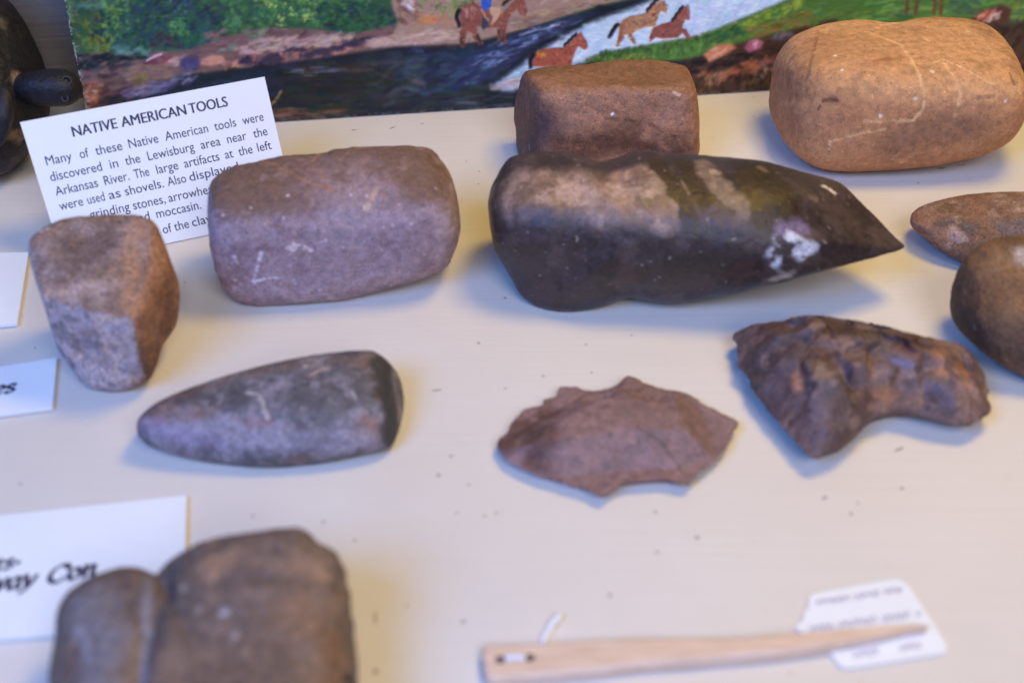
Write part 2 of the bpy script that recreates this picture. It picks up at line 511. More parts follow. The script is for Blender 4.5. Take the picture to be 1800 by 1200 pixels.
strokes([(760, 168), (905, 158), (905, 184), (770, 192)], 26, [(86, 96, 108), (112, 116, 122), (64, 76, 84)], (18, 44), (1.5, 3), -0.05, 0.05, 0.7)
# bright water
BRIGHT = [(868, 156), (900, 128), (960, 84), (1040, 40), (1120, 12), (1240, -40), (1430, -60), (1400, 0), (1280, 50), (1225, 70), (1130, 84), (1030, 104), (940, 140), (900, 158)]
fill(BRIGHT, (180, 198, 212), 8)
strokes(BRIGHT, 260, [(180, 199, 215), (196, 209, 222), (164, 188, 208), (206, 216, 226), (172, 193, 210)], (16, 40), (4, 9), -0.35, 0.3)
strokes([(1180, -30), (1400, -50), (1280, 44), (1215, 64)], 100, [(178, 192, 212), (192, 204, 220), (164, 182, 206)], (12, 28), (5, 9), -0.6, 0.5)
strokes([(870, 152), (960, 100), (1000, 112), (930, 142)], 70, [(142, 168, 196), (126, 156, 188), (158, 182, 204)], (14, 30), (4, 8), -0.4, 0.2)
DARKD = [(830, 90), (905, 60), (980, 34), (1050, 22), (1000, 48), (930, 86), (880, 128), (820, 150), (780, 150)]
fill(DARKD, (44, 52, 86), 6, 0.8)
strokes(DARKD, 150, [(42, 52, 78), (56, 68, 98), (36, 44, 62), (84, 100, 132), (46, 50, 70)], (16, 36), (3, 6), -0.42, 0.12)
strokes([(860, 84), (940, 48), (1000, 32), (960, 62), (900, 96), (850, 128)], 46, [(150, 166, 212), (196, 206, 232), (120, 136, 196)], (8, 22), (1.2, 2.6), -0.36, 0.12, 0.8)
line([(912, 62), (940, 54), (968, 48)], 2.2, (214, 224, 240))
line([(966, 46), (984, 44)], 2.4, (230, 236, 246))
strokes([(840, 96), (900, 92), (880, 118), (830, 120)], 20, [(132, 150, 206), (104, 118, 180)], (10, 22), (1.4, 2.6), -0.3, 0.15, 0.8)
# sand spit beside the rear stone
strokes([(862, 150), (912, 132), (916, 150), (870, 158)], 26, [(168, 140, 128), (190, 164, 152), (146, 122, 118)], (12, 26), (3, 6), -0.15, 0.15)
line([(885, 146), (900, 139), (915, 138)], 2, (224, 222, 230))
# brown bank at the lower left corner
strokes([(85, 140), (170, 130), (250, 140), (235, 190), (200, 250), (85, 260)], 160, [(76, 52, 48), (92, 62, 54), (58, 40, 44), (108, 78, 66)], (16, 34), (5, 9), -0.35, 0.25)
strokes([(140, 148), (182, 142), (172, 190), (150, 200)], 40, [(176, 96, 64), (196, 116, 84), (150, 76, 52)], (8, 16), (4, 7), -0.1, 0.4)
strokes([(148, 160), (168, 158), (166, 182), (152, 186)], 12, [(224, 176, 156), (210, 150, 126)], (6, 12), (3, 5), -0.1, 0.3)
strokes([(235, 130), (262, 126), (258, 150), (236, 150)], 18, [(112, 92, 44), (130, 104, 46)], (8, 14), (4, 6), 0.2, 0.6)
strokes([(215, 160), (330, 128), (345, 140), (240, 176)], 60, [(112, 98, 118), (130, 116, 136), (88, 78, 104)], (16, 32), (4, 7), -0.35, 0.2)
strokes([(480, 190), (600, 190), (600, 212), (480, 222)], 60, [(120, 82, 58), (96, 62, 46), (140, 100, 74), (76, 52, 44)], (20, 44), (3, 6), -0.06, 0.06)
line([(478, 182), (487, 172), (494, 160)], 4, (176, 122, 66))
line([(476, 184), (484, 178)], 4, (150, 96, 50))
# right green bank
GREEN = [(1025, 108), (1060, 92), (1130, 80), (1230, 62), (1290, 38), (1400, -8), (1480, -220), (1900, -220), (1900, 40), (1760, 30), (1600, 40), (1480, 40), (1390, 62), (1300, 84), (1220, 104), (1100, 112)]
fill(GREEN, (78, 114, 46), 4)
strokes(GREEN, 420, [(84, 122, 46), (98, 138, 54), (64, 102, 44), (116, 146, 58), (76, 116, 60), (110, 130, 48)], (14, 34), (4, 8), -0.15, 0.25)
strokes([(1280, 46), (1340, 22), (1420, -6), (1400, 20), (1320, 48)], 50, [(176, 180, 50), (150, 166, 52), (130, 152, 50)], (8, 18), (3, 6), -0.6, 0.3)
strokes([(1025, 108), (1060, 90), (1140, 80), (1240, 62), (1255, 78), (1200, 98), (1080, 108)], 170, [(34, 70, 42), (28, 56, 44), (44, 88, 44), (60, 112, 50), (30, 60, 36)], (5, 12), (2, 5), -1.2, 0.35)
strokes([(1140, 78), (1235, 70), (1230, 96), (1150, 98)], 60, [(96, 148, 60), (116, 166, 66), (78, 130, 56)], (6, 14), (2, 4), -1.4, 0.25)
strokes([(1035, 100), (1140, 92), (1140, 102), (1040, 108)], 26, [(190, 190, 60), (150, 150, 50), (120, 84, 50)], (3, 7), (2, 3), -0.3, 0.5)
strokes([(1230, 66), (1290, 42), (1310, 58), (1250, 80)], 50, [(42, 84, 56), (52, 100, 60), (36, 70, 50)], (8, 18), (3, 6), -0.6, 0.3)
strokes([(1310, 50), (1420, 18), (1440, 40), (1320, 66)], 60, [(150, 98, 50), (130, 90, 44), (120, 118, 46)], (14, 30), (3, 6), -0.3, 0.15)
strokes([(1480, -40), (1900, -40), (1900, 20), (1500, 38)], 130, [(94, 148, 58), (112, 162, 62), (84, 136, 72), (130, 162, 60), (58, 100, 60)], (16, 40), (4, 8), -0.1, 0.15)
strokes([(1660, 0), (1720, 0), (1720, 24), (1670, 24)], 30, [(52, 82, 74), (62, 94, 68), (44, 70, 70)], (10, 20), (4, 7), -0.3, 0.4)
strokes([(1750, -10), (1860, -10), (1860, 40), (1770, 36)], 40, [(120, 128, 44), (98, 108, 40), (70, 84, 40)], (10, 20), (4, 8), -0.8, 0.5)
for lx in (1594, 1610, 1642, 1654):
    line([(lx, -60), (lx + 1, 0), (lx - 2, 24)], 7, (110, 62, 40))
strokes([(1570, -80), (1670, -80), (1670, -14), (1575, -14)], 60, [(122, 70, 44), (104, 58, 38)], (14, 28), (5, 9), 0.1, 0.3)
# rocks on the right bank
ROCKS = [(1195, 180), (1205, 108), (1290, 78), (1400, 50), (1440, 44), (1900, 40), (1900, 190), (1195, 190)]
fill(ROCKS, (74, 50, 38), 5)
strokes(ROCKS, 320, [(80, 54, 40), (56, 38, 32), (104, 66, 44), (44, 32, 28), (122, 80, 52)], (10, 24), (4, 8), -0.3, 0.4)
strokes([(1225, 128), (1300, 110), (1370, 95), (1365, 120), (1290, 136), (1235, 150)], 70, [(176, 90, 48), (150, 74, 44), (190, 112, 66), (128, 92, 84)], (14, 28), (4, 7), -0.4, 0.2)
strokes([(1200, 112), (1250, 92), (1330, 96), (1300, 112), (1215, 132)], 60, [(30, 26, 30), (42, 36, 38), (24, 22, 24)], (10, 22), (4, 7), -0.3, 0.3)
fill([(1236, 96), (1256, 80), (1284, 76), (1294, 84), (1272, 98), (1246, 110)], (190, 112, 76), 3)
strokes([(1240, 96), (1258, 82), (1288, 80), (1270, 98), (1248, 106)], 20, [(204, 132, 96), (186, 98, 60), (214, 170, 150)], (10, 18), (3, 5), -0.45, 0.2)
fill([(1308, 84), (1318, 70), (1330, 68), (1342, 74), (1336, 86), (1316, 92)], (176, 92, 104), 3)
strokes([(1310, 82), (1320, 70), (1334, 72), (1330, 86)], 10, [(206, 150, 160), (160, 70, 84), (220, 196, 204)], (6, 11), (3, 4), -0.7, 0.4)
fill([(1352, 70), (1370, 56), (1392, 56), (1398, 64), (1376, 72)], (96, 84, 80), 3)
strokes([(1354, 68), (1372, 56), (1396, 60), (1376, 72)], 12, [(150, 138, 130), (60, 50, 50), (120, 104, 98)], (8, 14), (2, 4), -0.4, 0.3)
fill([(1438, 40), (1456, 34), (1474, 34), (1470, 42), (1440, 46)], (76, 52, 44), 3)
strokes([(1220, 140), (1340, 128), (1350, 160), (1225, 166)], 80, [(64, 46, 28), (44, 34, 24), (98, 72, 40), (122, 84, 52), (34, 26, 22)], (8, 16), (4, 7), -1.0, 0.6)
strokes([(1235, 132), (1272, 126), (1266, 148), (1240, 150)], 14, [(190, 150, 118), (150, 104, 72)], (8, 14), (2, 4), -0.9, 0.3)
strokes([(1318, 120), (1350, 114), (1352, 138), (1324, 140)], 16, [(176, 156, 118), (150, 126, 86)], (6, 12), (3, 5), -0.8, 0.6)
fill([(1704, 36), (1725, 18), (1760, 8), (1778, 16), (1772, 40), (1740, 44)], (84, 46, 36), 4)
strokes([(1700, 36), (1740, 14), (1756, 24), (1730, 40)], 26, [(196, 104, 72), (214, 150, 128), (170, 80, 54)], (10, 20), (3, 6), -0.4, 0.3)
strokes([(1728, 34), (1758, 18), (1760, 32), (1740, 42)], 12, [(226, 206, 196), (206, 180, 170)], (6, 12), (3, 5), -0.5, 0.4)
strokes([(1745, 40), (1850, 30), (1860, 130), (1780, 130)], 70, [(40, 28, 24), (56, 36, 28), (30, 24, 22), (70, 44, 30)], (12, 26), (5, 9), -0.3, 0.4)


def soften(img, k):
    w = np.array([1, 2, 1], np.float32) / 4
    for _ in range(k):
        img = np.pad(img, ((1, 1), (0, 0), (0, 0)), 'edge')
        img = img[:-2] * w[0] + img[1:-1] * w[1] + img[2:] * w[2]
        img = np.pad(img, ((0, 0), (1, 1), (0, 0)), 'edge')
        img = img[:, :-2] * w[0] + img[:, 1:-1] * w[1] + img[:, 2:] * w[2]
    return img


sharp = ART.copy()
ART[:] = .4 * sharp + .6 * soften(ART, 6)
# dry-brush drag: broken streaks of the neighbouring paint
gr = np.random.RandomState(9)
for _ in range(2600):
    x, y = gr.randint(X0 + 40, X1 - 40), gr.randint(-40, 236)
    c = ART[y - Y0, x - X0] * 255 * gr.uniform(.72, 1.4)
    dab(x + gr.uniform(-9, 9), y + gr.uniform(-3, 3), gr.normal(-.25, .5), gr.uniform(5, 16), gr.uniform(1.2, 2.6), np.clip(c, 5, 245), .6)


# horses
def horse(poly, base, pal, tail=None, mane=None):
    fill(poly, base, 1.6)
    strokes(poly, 60, pal, (5, 11), (2, 4), 0.6, 0.7, 0.6, 34)
    P = np.asarray(poly, float)
    lo, hi = P.min(0), P.max(0)
    for f, pal2 in ((.18, [np.array(c) * 1.35 for c in pal]), (.42, [np.array(c) * .55 for c in pal]), (.8, [np.array(c) * .5 for c in pal])):
        y0 = lo[1] + (hi[1] - lo[1]) * f
        band = np.stack([np.clip(P[:, 0], lo[0] + 1, hi[0] - 1), np.clip(P[:, 1], y0, y0 + (hi[1] - lo[1]) * .2)], 1)
        strokes(band, 12, pal2, (4, 9), (1.5, 3), .4, .5, .55, 10)
    if tail:
        line(tail, 7, (30, 28, 38))
    if mane:
        line(mane, 6, (46, 34, 38))


horse([(1148, 48), (1165, 41), (1179, 38), (1188, 30), (1197, 16), (1209, 8), (1212, 20), (1211, 36), (1203, 34), (1198, 49), (1206, 52), (1214, 68), (1209, 70), (1199, 58), (1190, 66), (1165, 68), (1152, 66), (1141, 74), (1142, 62)],
      (142, 78, 66), [(160, 92, 78), (120, 60, 54), (176, 108, 92)], None, [(1182, 36), (1190, 24), (1199, 12)])
horse([(1087, 44), (1095, 34), (1107, 28), (1122, 26), (1135, 22), (1147, 10), (1161, 0), (1168, 3), (1173, 15), (1170, 23), (1160, 18), (1156, 31), (1150, 47), (1135, 47), (1118, 54), (1110, 58), (1118, 77), (1112, 77), (1103, 61), (1096, 62), (1086, 82), (1082, 82), (1087, 60)],
      (170, 120, 84), [(192, 142, 90), (150, 84, 62), (204, 156, 104), (140, 74, 58)], [(1085, 43), (1078, 52), (1071, 65)], [(1137, 19), (1146, 8), (1156, -2)])
strokes([(1090, 50), (1098, 40), (1094, 70), (1086, 76)], 14, [(150, 70, 54), (128, 58, 46)], (5, 10), (2, 4), 1.4, 0.3)
strokes([(1146, 22), (1162, 4), (1156, 30), (1148, 40)], 12, [(150, 80, 60), (130, 66, 54)], (5, 10), (2, 4), -1.0, 0.3)
horse([(936, 117), (935, 104), (940, 94), (950, 87), (969, 84), (992, 83), (1003, 74), (1013, 62), (1021, 55), (1024, 62), (1030, 72), (1033, 83), (1027, 88), (1016, 80), (1010, 92), (1006, 104), (1003, 117)],
      (164, 82, 60), [(180, 96, 70), (148, 66, 50), (190, 112, 88), (136, 56, 46)], [(938, 96), (932, 106), (932, 118)], [(992, 80), (1002, 70), (1012, 60)])
strokes([(944, 92), (958, 88), (954, 104), (946, 102)], 10, [(206, 140, 50), (196, 124, 48)], (5, 9), (3, 5), 1.1, 0.3)
horse([(806, 20), (812, 10), (831, 4), (846, 12), (862, 18), (882, 24), (894, 12), (905, 0), (913, -8), (921, -2), (927, 20), (923, 29), (915, 26), (908, 15), (900, 22), (892, 38), (889, 56), (891, 78), (884, 78), (882, 64), (878, 76), (874, 74), (876, 48), (857, 50), (838, 46), (838, 56), (849, 78), (842, 80), (829, 58), (821, 54), (815, 84), (809, 84), (808, 62), (812, 46)],
      (138, 78, 62), [(170, 100, 84), (120, 64, 52), (186, 124, 110), (104, 56, 48)], [(806, 18), (803, 30), (807, 46)], [(884, 8), (896, -2), (906, -8)])
strokes([(812, 14), (834, 8), (840, 26), (818, 34)], 18, [(190, 122, 110), (206, 146, 136)], (6, 12), (2, 4), 1.2, 0.3, 0.6)
strokes([(808, 58), (816, 56), (814, 84), (808, 84)], 10, [(64, 42, 40), (50, 36, 40)], (6, 10), (3, 4), 1.5, 0.2)
strokes([(832, 56), (840, 56), (849, 80), (841, 80)], 10, [(64, 42, 40), (44, 34, 40)], (6, 10), (3, 4), 1.1, 0.2)
strokes([(874, 54), (890, 54), (890, 80), (876, 78)], 12, [(74, 46, 44), (56, 40, 44)], (6, 10), (3, 4), 1.5, 0.2)
fill([(845, -20), (864, -20), (863, 12), (852, 20), (846, 14)], (48, 84, 176), 1.6)
strokes([(846, -10), (862, -10), (860, 14), (848, 16)], 10, [(70, 110, 206), (34, 60, 140)], (6, 10), (2, 4), 1.3, 0.3)
fill([(862, 12), (878, 14), (881, 22), (873, 36), (862, 45), (866, 30), (860, 22)], (196, 148, 112), 1.5)
fill([(848, 30), (858, 28), (858, 44), (850, 54), (846, 48)], (58, 66, 76), 1.5)
line([(846, 16), (852, 28), (858, 36)], 4, (186, 130, 104))
ART[:] = .35 * ART + .65 * soften(ART, 2)
# worn canvas edges
strokes([(85, 20), (125, 20), (165, 236), (140, 236)], 10, [(170, 160, 150)], (4, 8), (1, 2), 1.3, 0.2, 0.6)

PLEAN = math.radians(7)
pu = np.array([PD[0], PD[1], 0]) / np.hypot(PD[0], PD[1])
pback = np.array([-pu[1], pu[0], 0])
pv = np.array([0, 0, 1.0]) * math.cos(PLEAN) + pback * math.sin(PLEAN)
pn = np.cross(pu, pv)                                        # towards the room
PWID, PHGT, PTH = 0.66, 0.16, 0.004
NU, NV = 1250, 300
uu, vv = np.meshgrid(np.linspace(0, PWID, NU), np.linspace(0, PHGT, NV))
p_or = np.array([PB_L[0], PB_L[1], 0.0006])
wob = (vnoise(np.stack([uu.ravel() * 0, vv.ravel(), vv.ravel()], 1), 900, 3, 2) - 0.5) * 0.0009
Pg = p_or + uu.ravel()[:, None] * pu + vv.ravel()[:, None] * pv
edgew = np.exp(-uu.ravel() / 0.0015)
Pg = Pg + (wob * edgew)[:, None] * pu
gx, gy, _ = project(Pg)
ix = np.clip(gx - X0, 0, X1 - X0 - 2)
iy = np.clip(gy - Y0, 0, Y1 - Y0 - 2)
i0, j0 = iy.astype(int), ix.astype(int)
fy, fx = (iy - i0)[:, None], (ix - j0)[:, None]
Cg = (ART[i0, j0] * (1 - fy) * (1 - fx) + ART[i0 + 1, j0] * fy * (1 - fx) + ART[i0, j0 + 1] * (1 - fy) * fx + ART[i0 + 1, j0 + 1] * fy * fx)
Cg = np.clip((Cg - .36) * 1.16 + .385, .03, .97)
Cg = Cg.mean(1)[:, None] + (Cg - Cg.mean(1)[:, None]) * .86
lum = Cg.mean(1)
Cl = np.where(Cg <= 0.04045, Cg / 12.92, ((Cg + 0.055) / 1.055) ** 2.4)
# bare canvas along the left and bottom edges
nzE = vnoise(np.stack([uu.ravel(), vv.ravel(), uu.ravel() * 0], 1), 500, 8, 3)
wE = np.maximum(np.exp(-uu.ravel() / 0.0012), 0.35 * np.exp(-vv.ravel() / 0.0006)) * (nzE > 0.52)
Cl = Cl * (1 - wE[:, None]) + np.array([0.42, 0.38, 0.34]) * wE[:, None]
# impasto relief
tex = vnoise(np.stack([uu.ravel() * 0.5, vv.ravel(), uu.ravel() * 0], 1), 900, 21, 3)
Pg = Pg + ((lum * 0.0012 + tex * 0.0004))[:, None] * pn
idx = np.arange(NU * NV).reshape(NV, NU)
Fg = np.stack([idx[:-1, :-1], idx[:-1, 1:], idx[1:, 1:], idx[1:, :-1]], -1).reshape(-1, 4)


def paint_material():
    t = attr_material("oil_paint", 0.42, 0.35)
    n = t.noise(1100, 2, 0.5)
    t.link(t.bump(n, 0.00012, 0.7), t.b.inputs['Normal'])
    return t.m


canvas_side = plain_material("canvas_side", (0.10, 0.085, 0.08), 0.8)
pb = p_or - pn * 0.0004
bx = np.array([pb + pu * a + pv * b - pn * c for a in (0.0006, PWID) for b in (0, PHGT) for c in (0, PTH)])
painting = mesh_np("painting", bx, [(0, 1, 3, 2), (4, 6, 7, 5), (0, 4, 5, 1), (2, 3, 7, 6), (0, 2, 6, 4), (1, 5, 7, 3)], canvas_side, smooth=False)
tag(painting, "unframed oil painting of horses crossing a river, leaning behind the stones", "painting")
mesh_np("painted_surface", Pg, Fg, paint_material(), parent=painting, colors=Cl)

# ------------------------------------------------------------------ stones
bm = bmesh.new()
bmesh.ops.create_icosphere(bm, subdivisions=8, radius=1.0)
bm.verts.ensure_lookup_table()
ICO_V = np.array([v.co[:] for v in bm.verts])
ICO_F = np.array([[v.index for v in f.verts] for f in bm.faces], np.int32)
bm.free()
ICO_V /= np.linalg.norm(ICO_V, axis=1)[:, None]
bm = bmesh.new()
bmesh.ops.create_icosphere(bm, subdivisions=6, radius=1.0)
ICO_LO = np.array([v.co[:] for v in bm.verts])
bm.free()
ICO_LO /= np.linalg.norm(ICO_LO, axis=1)[:, None]


def target_radius(outline, c, nb=720):
    P = np.asarray(outline, float) - c
    th = -math.pi + (np.arange(nb) + 0.5) / nb * 2 * math.pi
    D = np.stack([np.cos(th), np.sin(th)], 1)
    A, B = P, np.roll(P, -1, 0)
    E = B - A
    best = np.zeros(nb)
    for a, e in zip(A, E):
        den = D[:, 0] * e[1] - D[:, 1] * e[0]
        den = np.where(np.abs(den) < 1e-9, 1e-9, den)
        t = (a[0] * e[1] - a[1] * e[0]) / den
        s = (a[0] * D[:, 1] - a[1] * D[:, 0]) / den
        ok = (t > 0) & (s >= -1e-6) & (s <= 1 + 1e-6)
        best = np.where(ok & (t > best), t, best)
    return th, best


def circ_interp(x, th, v):
    return np.interp(x, np.concatenate([[th[-1] - 2 * math.pi], th, [th[0] + 2 * math.pi]]), np.concatenate([[v[-1]], v, [v[0]]]))


def circ_smooth(v, k):
    if k < 1:
        return v
    w = np.hanning(2 * k + 3)[1:-1]
    w /= w.sum()
    return np.convolve(np.concatenate([v[-k:], v, v[:k]]), w, 'valid')


def fit_outline(V, outline, c, smooth=4):
    """sculpt the body sideways until its profile has the traced outline"""
    nb = 720
    th, T = target_radius(outline, c, nb)
    for _ in range(2):
        px, py, dep = project(V)
        dx, dy = px - c[0], py - c[1]
        a = np.arctan2(dy, dx)
        r = np.hypot(dx, dy)
        S = np.zeros(nb)
        np.maximum.at(S, np.clip(((a + math.pi) / (2 * math.pi) * nb).astype(int), 0, nb - 1), r)
        bad = S < 1
        if bad.any():
            S[bad] = np.interp(th[bad], th[~bad], S[~bad])
        S = circ_smooth(S, smooth)
        k = circ_interp(a, th, T / S)
        q = np.clip(r / np.maximum(circ_interp(a, th, S), 1e-6), 0, 1)
        k = 1 + (k - 1) * q ** 1.5
        V = unproject(c[0] + dx * k, c[1] + dy * k, dep)
    return V


def smooth_body(D, planes, p, yaw=0.0):
    s = np.zeros(len(D))
    cy, sy = math.cos(yaw), math.sin(yaw)
    for nx, ny, nz, h in planes:
        n = np.array([nx * cy - ny * sy, nx * sy + ny * cy, nz], float)
        n /= np.linalg.norm(n)
        s += np.clip(D @ n / h, 0, None) ** p
    return s ** (-1.0 / p)


def box_planes(hx, hy, hz):
    return [(1, 0, 0, hx), (-1, 0, 0, hx), (0, 1, 0, hy), (0, -1, 0, hy), (0, 0, 1, hz), (0, 0, -1, hz)]


def vert_normals(V, F):
    n = np.cross(V[F[:, 1]] - V[F[:, 0]], V[F[:, 2]] - V[F[:, 0]])
    N = np.zeros_like(V)
    for k in range(F.shape[1]):
        for a in range(3):
            N[:, a] += np.bincount(F[:, k], n[:, a], len(V))
    return N / (np.linalg.norm(N, axis=1)[:, None] + 1e-12)


class Paint:
    """vertex colours of one stone: stains, scratches and some painted light, laid on the surface in 3-D"""

    def __init__(self, V, F, base):
        self.V, self.N = V, vert_normals(V, F)
        self.px, self.py, self.dep = project(V)
        self.front = np.where(((CAM - V) * self.N).sum(1) > 0.0)[0]
        self.C = np.tile(np.asarray(base, float), (len(V), 1))
        self.mm = float(np.median(self.dep)) / FPX        # size of one photo pixel here

    def anchor(self, x, y):
        d = (self.px[self.front] - x) ** 2 + (self.py[self.front] - y) ** 2
        return self.V[self.front[np.argmin(d)]]

    def mix(self, m, rgb):
        m = np.clip(m, 0, 1)[:, None]
        self.C = self.C * (1 - m) + np.asarray(rgb) * m

    def mul(self, f):
        self.C = self.C * f[:, None]

    def noise(self, freq, seed, octv=4, lo=0.4, hi=0.6, stretch=(1, 1, 1)):
        return sstep(lo, hi, vnoise(self.V * np.array(stretch), freq, seed, octv, 0.6))

    def path(self, pts, w, soft=0.6):
        """mask 1 on the polyline, falling to 0 at w pixels"""
        pts = np.asarray(pts, float)
        if len(pts) == 1:
            A = [self.anchor(*pts[0])]
        else:
            dense = []
            for a, b in zip(pts[:-1], pts[1:]):
                n = max(2, int(np.hypot(*(b - a)) / max(2.0, w * 0.5)))
                for t in np.arange(n) / n:
                    dense.append(a + (b - a) * t)
            dense.append(pts[-1])
            A = [self.anchor(*q) for q in dense]
        W = w * self.mm
        d2 = np.full(len(self.V), 1e9)
        for q in A:
            e = self.V - q
            d2 = np.minimum(d2, (e * e).sum(1))
        d = np.sqrt(d2) / W
        near = np.where(d < 3)[0]
        out = np.zeros(len(self.V))
        if len(near):
            jit = vnoise(self.V[near], 0.9 / W, 77, 3, .6)
            out[near] = 1 - sstep(1 - soft, 1.0, d[near] * (0.45 + 1.1 * jit))
        return out


def make_stone(name, outline, planes, p, material, base, paint=None, yaw=0.0, lump=0.04, lfreq=3.0, seed=1,
               center=None, sink=0.05, osmooth=4, shape=None, label=None, cat="stone tool", group=None, rough=0.0, fine=0.004):
    out = catmull(outline, 6)
    c = np.array(center if center is not None else [(out[:, 0].min() + out[:, 0].max()) / 2, (out[:, 1].min() + out[:, 1].max()) / 2], float)
    half = (out[:, 0].max() - out[:, 0].min()) / 2

    def build(dep, D):
        U = half * dep / FPX
        r = smooth_body(D, planes, p, yaw)
        P = D * r[:, None]
        P = P * (1 + lump * (vnoise(P, lfreq, seed, 3) - 0.5) * 2)[:, None]
        if shape is not None:
            P = shape(P)
        o = CAM + ray(*c) * dep
        V = fit_outline(o + P * U, out, c, osmooth)
        return V, U

    dep = 0.6
    lo_d, hi_d = 0.25, 1.3
    for _ in range(22):
        dep = (lo_d + hi_d) / 2
        V, U = build(dep, ICO_LO)
        if V[:, 2].min() + sink * U > 0:
            lo_d = dep
        else:
            hi_d = dep
    V, U = build(dep, ICO_V)
    # fine surface unevenness
    N = vert_normals(V, ICO_F)
    V = V + N * ((vnoise(V / U, 14, seed + 5, 4) - 0.5) * fine * 2 * U)[:, None]
    if rough:
        V = V + N * ((np.abs(vnoise(V / U, 7, seed + 9, 3) - 0.5)) * -rough * U)[:, None]
    low = V[:, 2] < 0.0004
    V[low, 2] = 0.0004 - 0.0003 * np.clip(-V[low, 2] / 0.01, 0, 1)
    P = Paint(V, ICO_F, base)
    if paint:
        paint(P)
    o = mesh_np(name, V, ICO_F, material, colors=P.C)
    return tag(o, label, cat, group)


# --- pinkish grinding stone in front of the title card
MAUVE = [(364, 363), (366, 336), (376, 313), (404, 294), (451, 283), (498, 273), (534, 271), (571, 268), (584, 263), (618, 258), (687, 256), (729, 256), (757, 262), (776, 280), (793, 308), (804, 347), (809, 380), (809, 408), (798, 447), (782, 472), (743, 491), (687, 508), (618, 524), (548, 533), (479, 537), (432, 536), (404, 519), (382, 486), (371, 447), (365, 402)]


def paint_mauve(P):
    P.mix(P.noise(22, 3, 4, .35, .7) * .6, lin(154, 124, 126))
    P.mix(P.noise(60, 4, 4, .5, .75) * .5, lin(176, 144, 142))
    P.mix(P.noise(110, 34, 4, .5, .72) * .5, lin(122, 92, 94))
    top = sstep(0.35, 0.75, P.N[:, 2])
    P.mix(top * .92 * P.noise(18, 6, 4, .1, .5), lin(112, 84, 68))  # browner top; the front's paler tone from bluish light is put into the colour
    P.mix(P.noise(150, 8, 3, .62, .78) * .3, lin(180, 150, 144))
    P.mix(P.path([(455, 284), (478, 288), (505, 300), (535, 318), (590, 336)], 5) * .7, lin(150, 110, 84))
    P.mix(P.path([(548, 283), (560, 272)], 5) * .8, lin(160, 118, 84))
    P.mix(P.path([(625, 260), (655, 258)], 4) * .7, lin(170, 130, 110))
    P.mix(P.path([(662, 332), (652, 352), (642, 368)], 7) * .75, lin(182, 148, 128))
    P.mix(P.path([(645, 362)], 9) * .8, lin(196, 168, 150))
    brk = P.noise(420, 9, 2, .35, .55)
    for pts, w in (([(506, 436), (520, 432), (538, 437)], 7), ([(545, 440), (560, 432), (573, 424)], 6), ([(510, 445), (516, 440)], 5)):
        P.mix(P.path(pts, w) * brk, lin(212, 184, 182))
    for pts, w in (([(460, 443), (452, 470), (446, 496)], 4), ([(446, 494), (470, 490), (497, 487)], 3.2), ([(410, 450), (416, 462)], 5), ([(517, 492), (519, 500)], 4)):
        P.mix(P.path(pts, w) * (0.35 + .6 * brk), lin(212, 194, 202))
    for q in ((617, 342), (766, 331), (498, 383), (645, 344), (440, 365), (392, 378), (700, 360), (746, 447), (562, 509), (412, 492), (505, 344), (632, 466), (690, 395), (722, 392), (675, 400), (425, 500), (408, 462)):
        P.mix(P.path([q], RS.uniform(2.6, 4.8)) * .7, lin(206, 186, 188))
    P.mix(P.path([(366, 420), (380, 480), (410, 515)], 20) * P.noise(160, 5, 3, .5, .65) * .6, lin(190, 176, 186))


make_stone("grinding_stone", MAUVE, box_planes(.98, .46, .52) + [(0, -.75, .66, .56), (0, .7, .7, .58), (.7, 0, .7, 1.05), (-.7, 0, .7, 1.1), (.75, -.6, 0, 1.05), (-.75, -.6, -.2, 1.02), (0, -.7, -.7, .6)],
           8, stone_material("mauve_sandstone", .82, (.72, 1.3)), lin(162, 140, 146), paint_mauve, yaw=.10, lump=.03, seed=3, rough=.025,
           label="smooth pinkish mauve grinding stone in front of the printed title card", cat="grinding stone")

# --- squared block at the left
BLOCK = [(50, 437), (55, 417), (77, 400), (117, 383), (183, 377), (233, 377), (263, 385), (280, 403), (300, 457), (315, 500), (315, 543), (307, 577), (287, 607), (273, 650), (257, 670), (217, 687), (177, 687), (150, 677), (127, 650), (100, 610), (77, 537), (57, 477)]


def paint_block(P):
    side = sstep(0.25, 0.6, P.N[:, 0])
    top = sstep(0.40, 0.75, P.N[:, 2])
    P.mix(P.noise(60, 2, 4, .35, .65) * .8, lin(146, 128, 130))
    P.mix(P.noise(130, 4, 3, .5, .68) * .7, lin(190, 160, 146))
    P.mix(P.noise(90, 14, 3, .55, .7) * .6, lin(92, 82, 88))
    P.mix(top * (.45 + .5 * P.noise(40, 5, 4, .3, .6)), lin(128, 98, 78))
    P.mix(top * P.path([(120, 430), (160, 445), (190, 420), (130, 460)], 50, .9) * .5, lin(82, 60, 50))
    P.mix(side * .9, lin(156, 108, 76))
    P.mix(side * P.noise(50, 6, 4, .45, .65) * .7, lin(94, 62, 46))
    P.mix(P.path([(238, 400), (232, 440), (228, 500), (232, 540)], 30, .95) * .6, lin(180, 128, 92))
    P.mix(P.path([(85, 518), (140, 508), (200, 500)], 26, .9) * .45, lin(190, 160, 146))
    P.mix(P.path([(68, 407), (85, 402)], 7) * .7, lin(190, 168, 160))
    P.mix(P.path([(205, 403), (235, 402)], 5) * .5, lin(186, 150, 130))


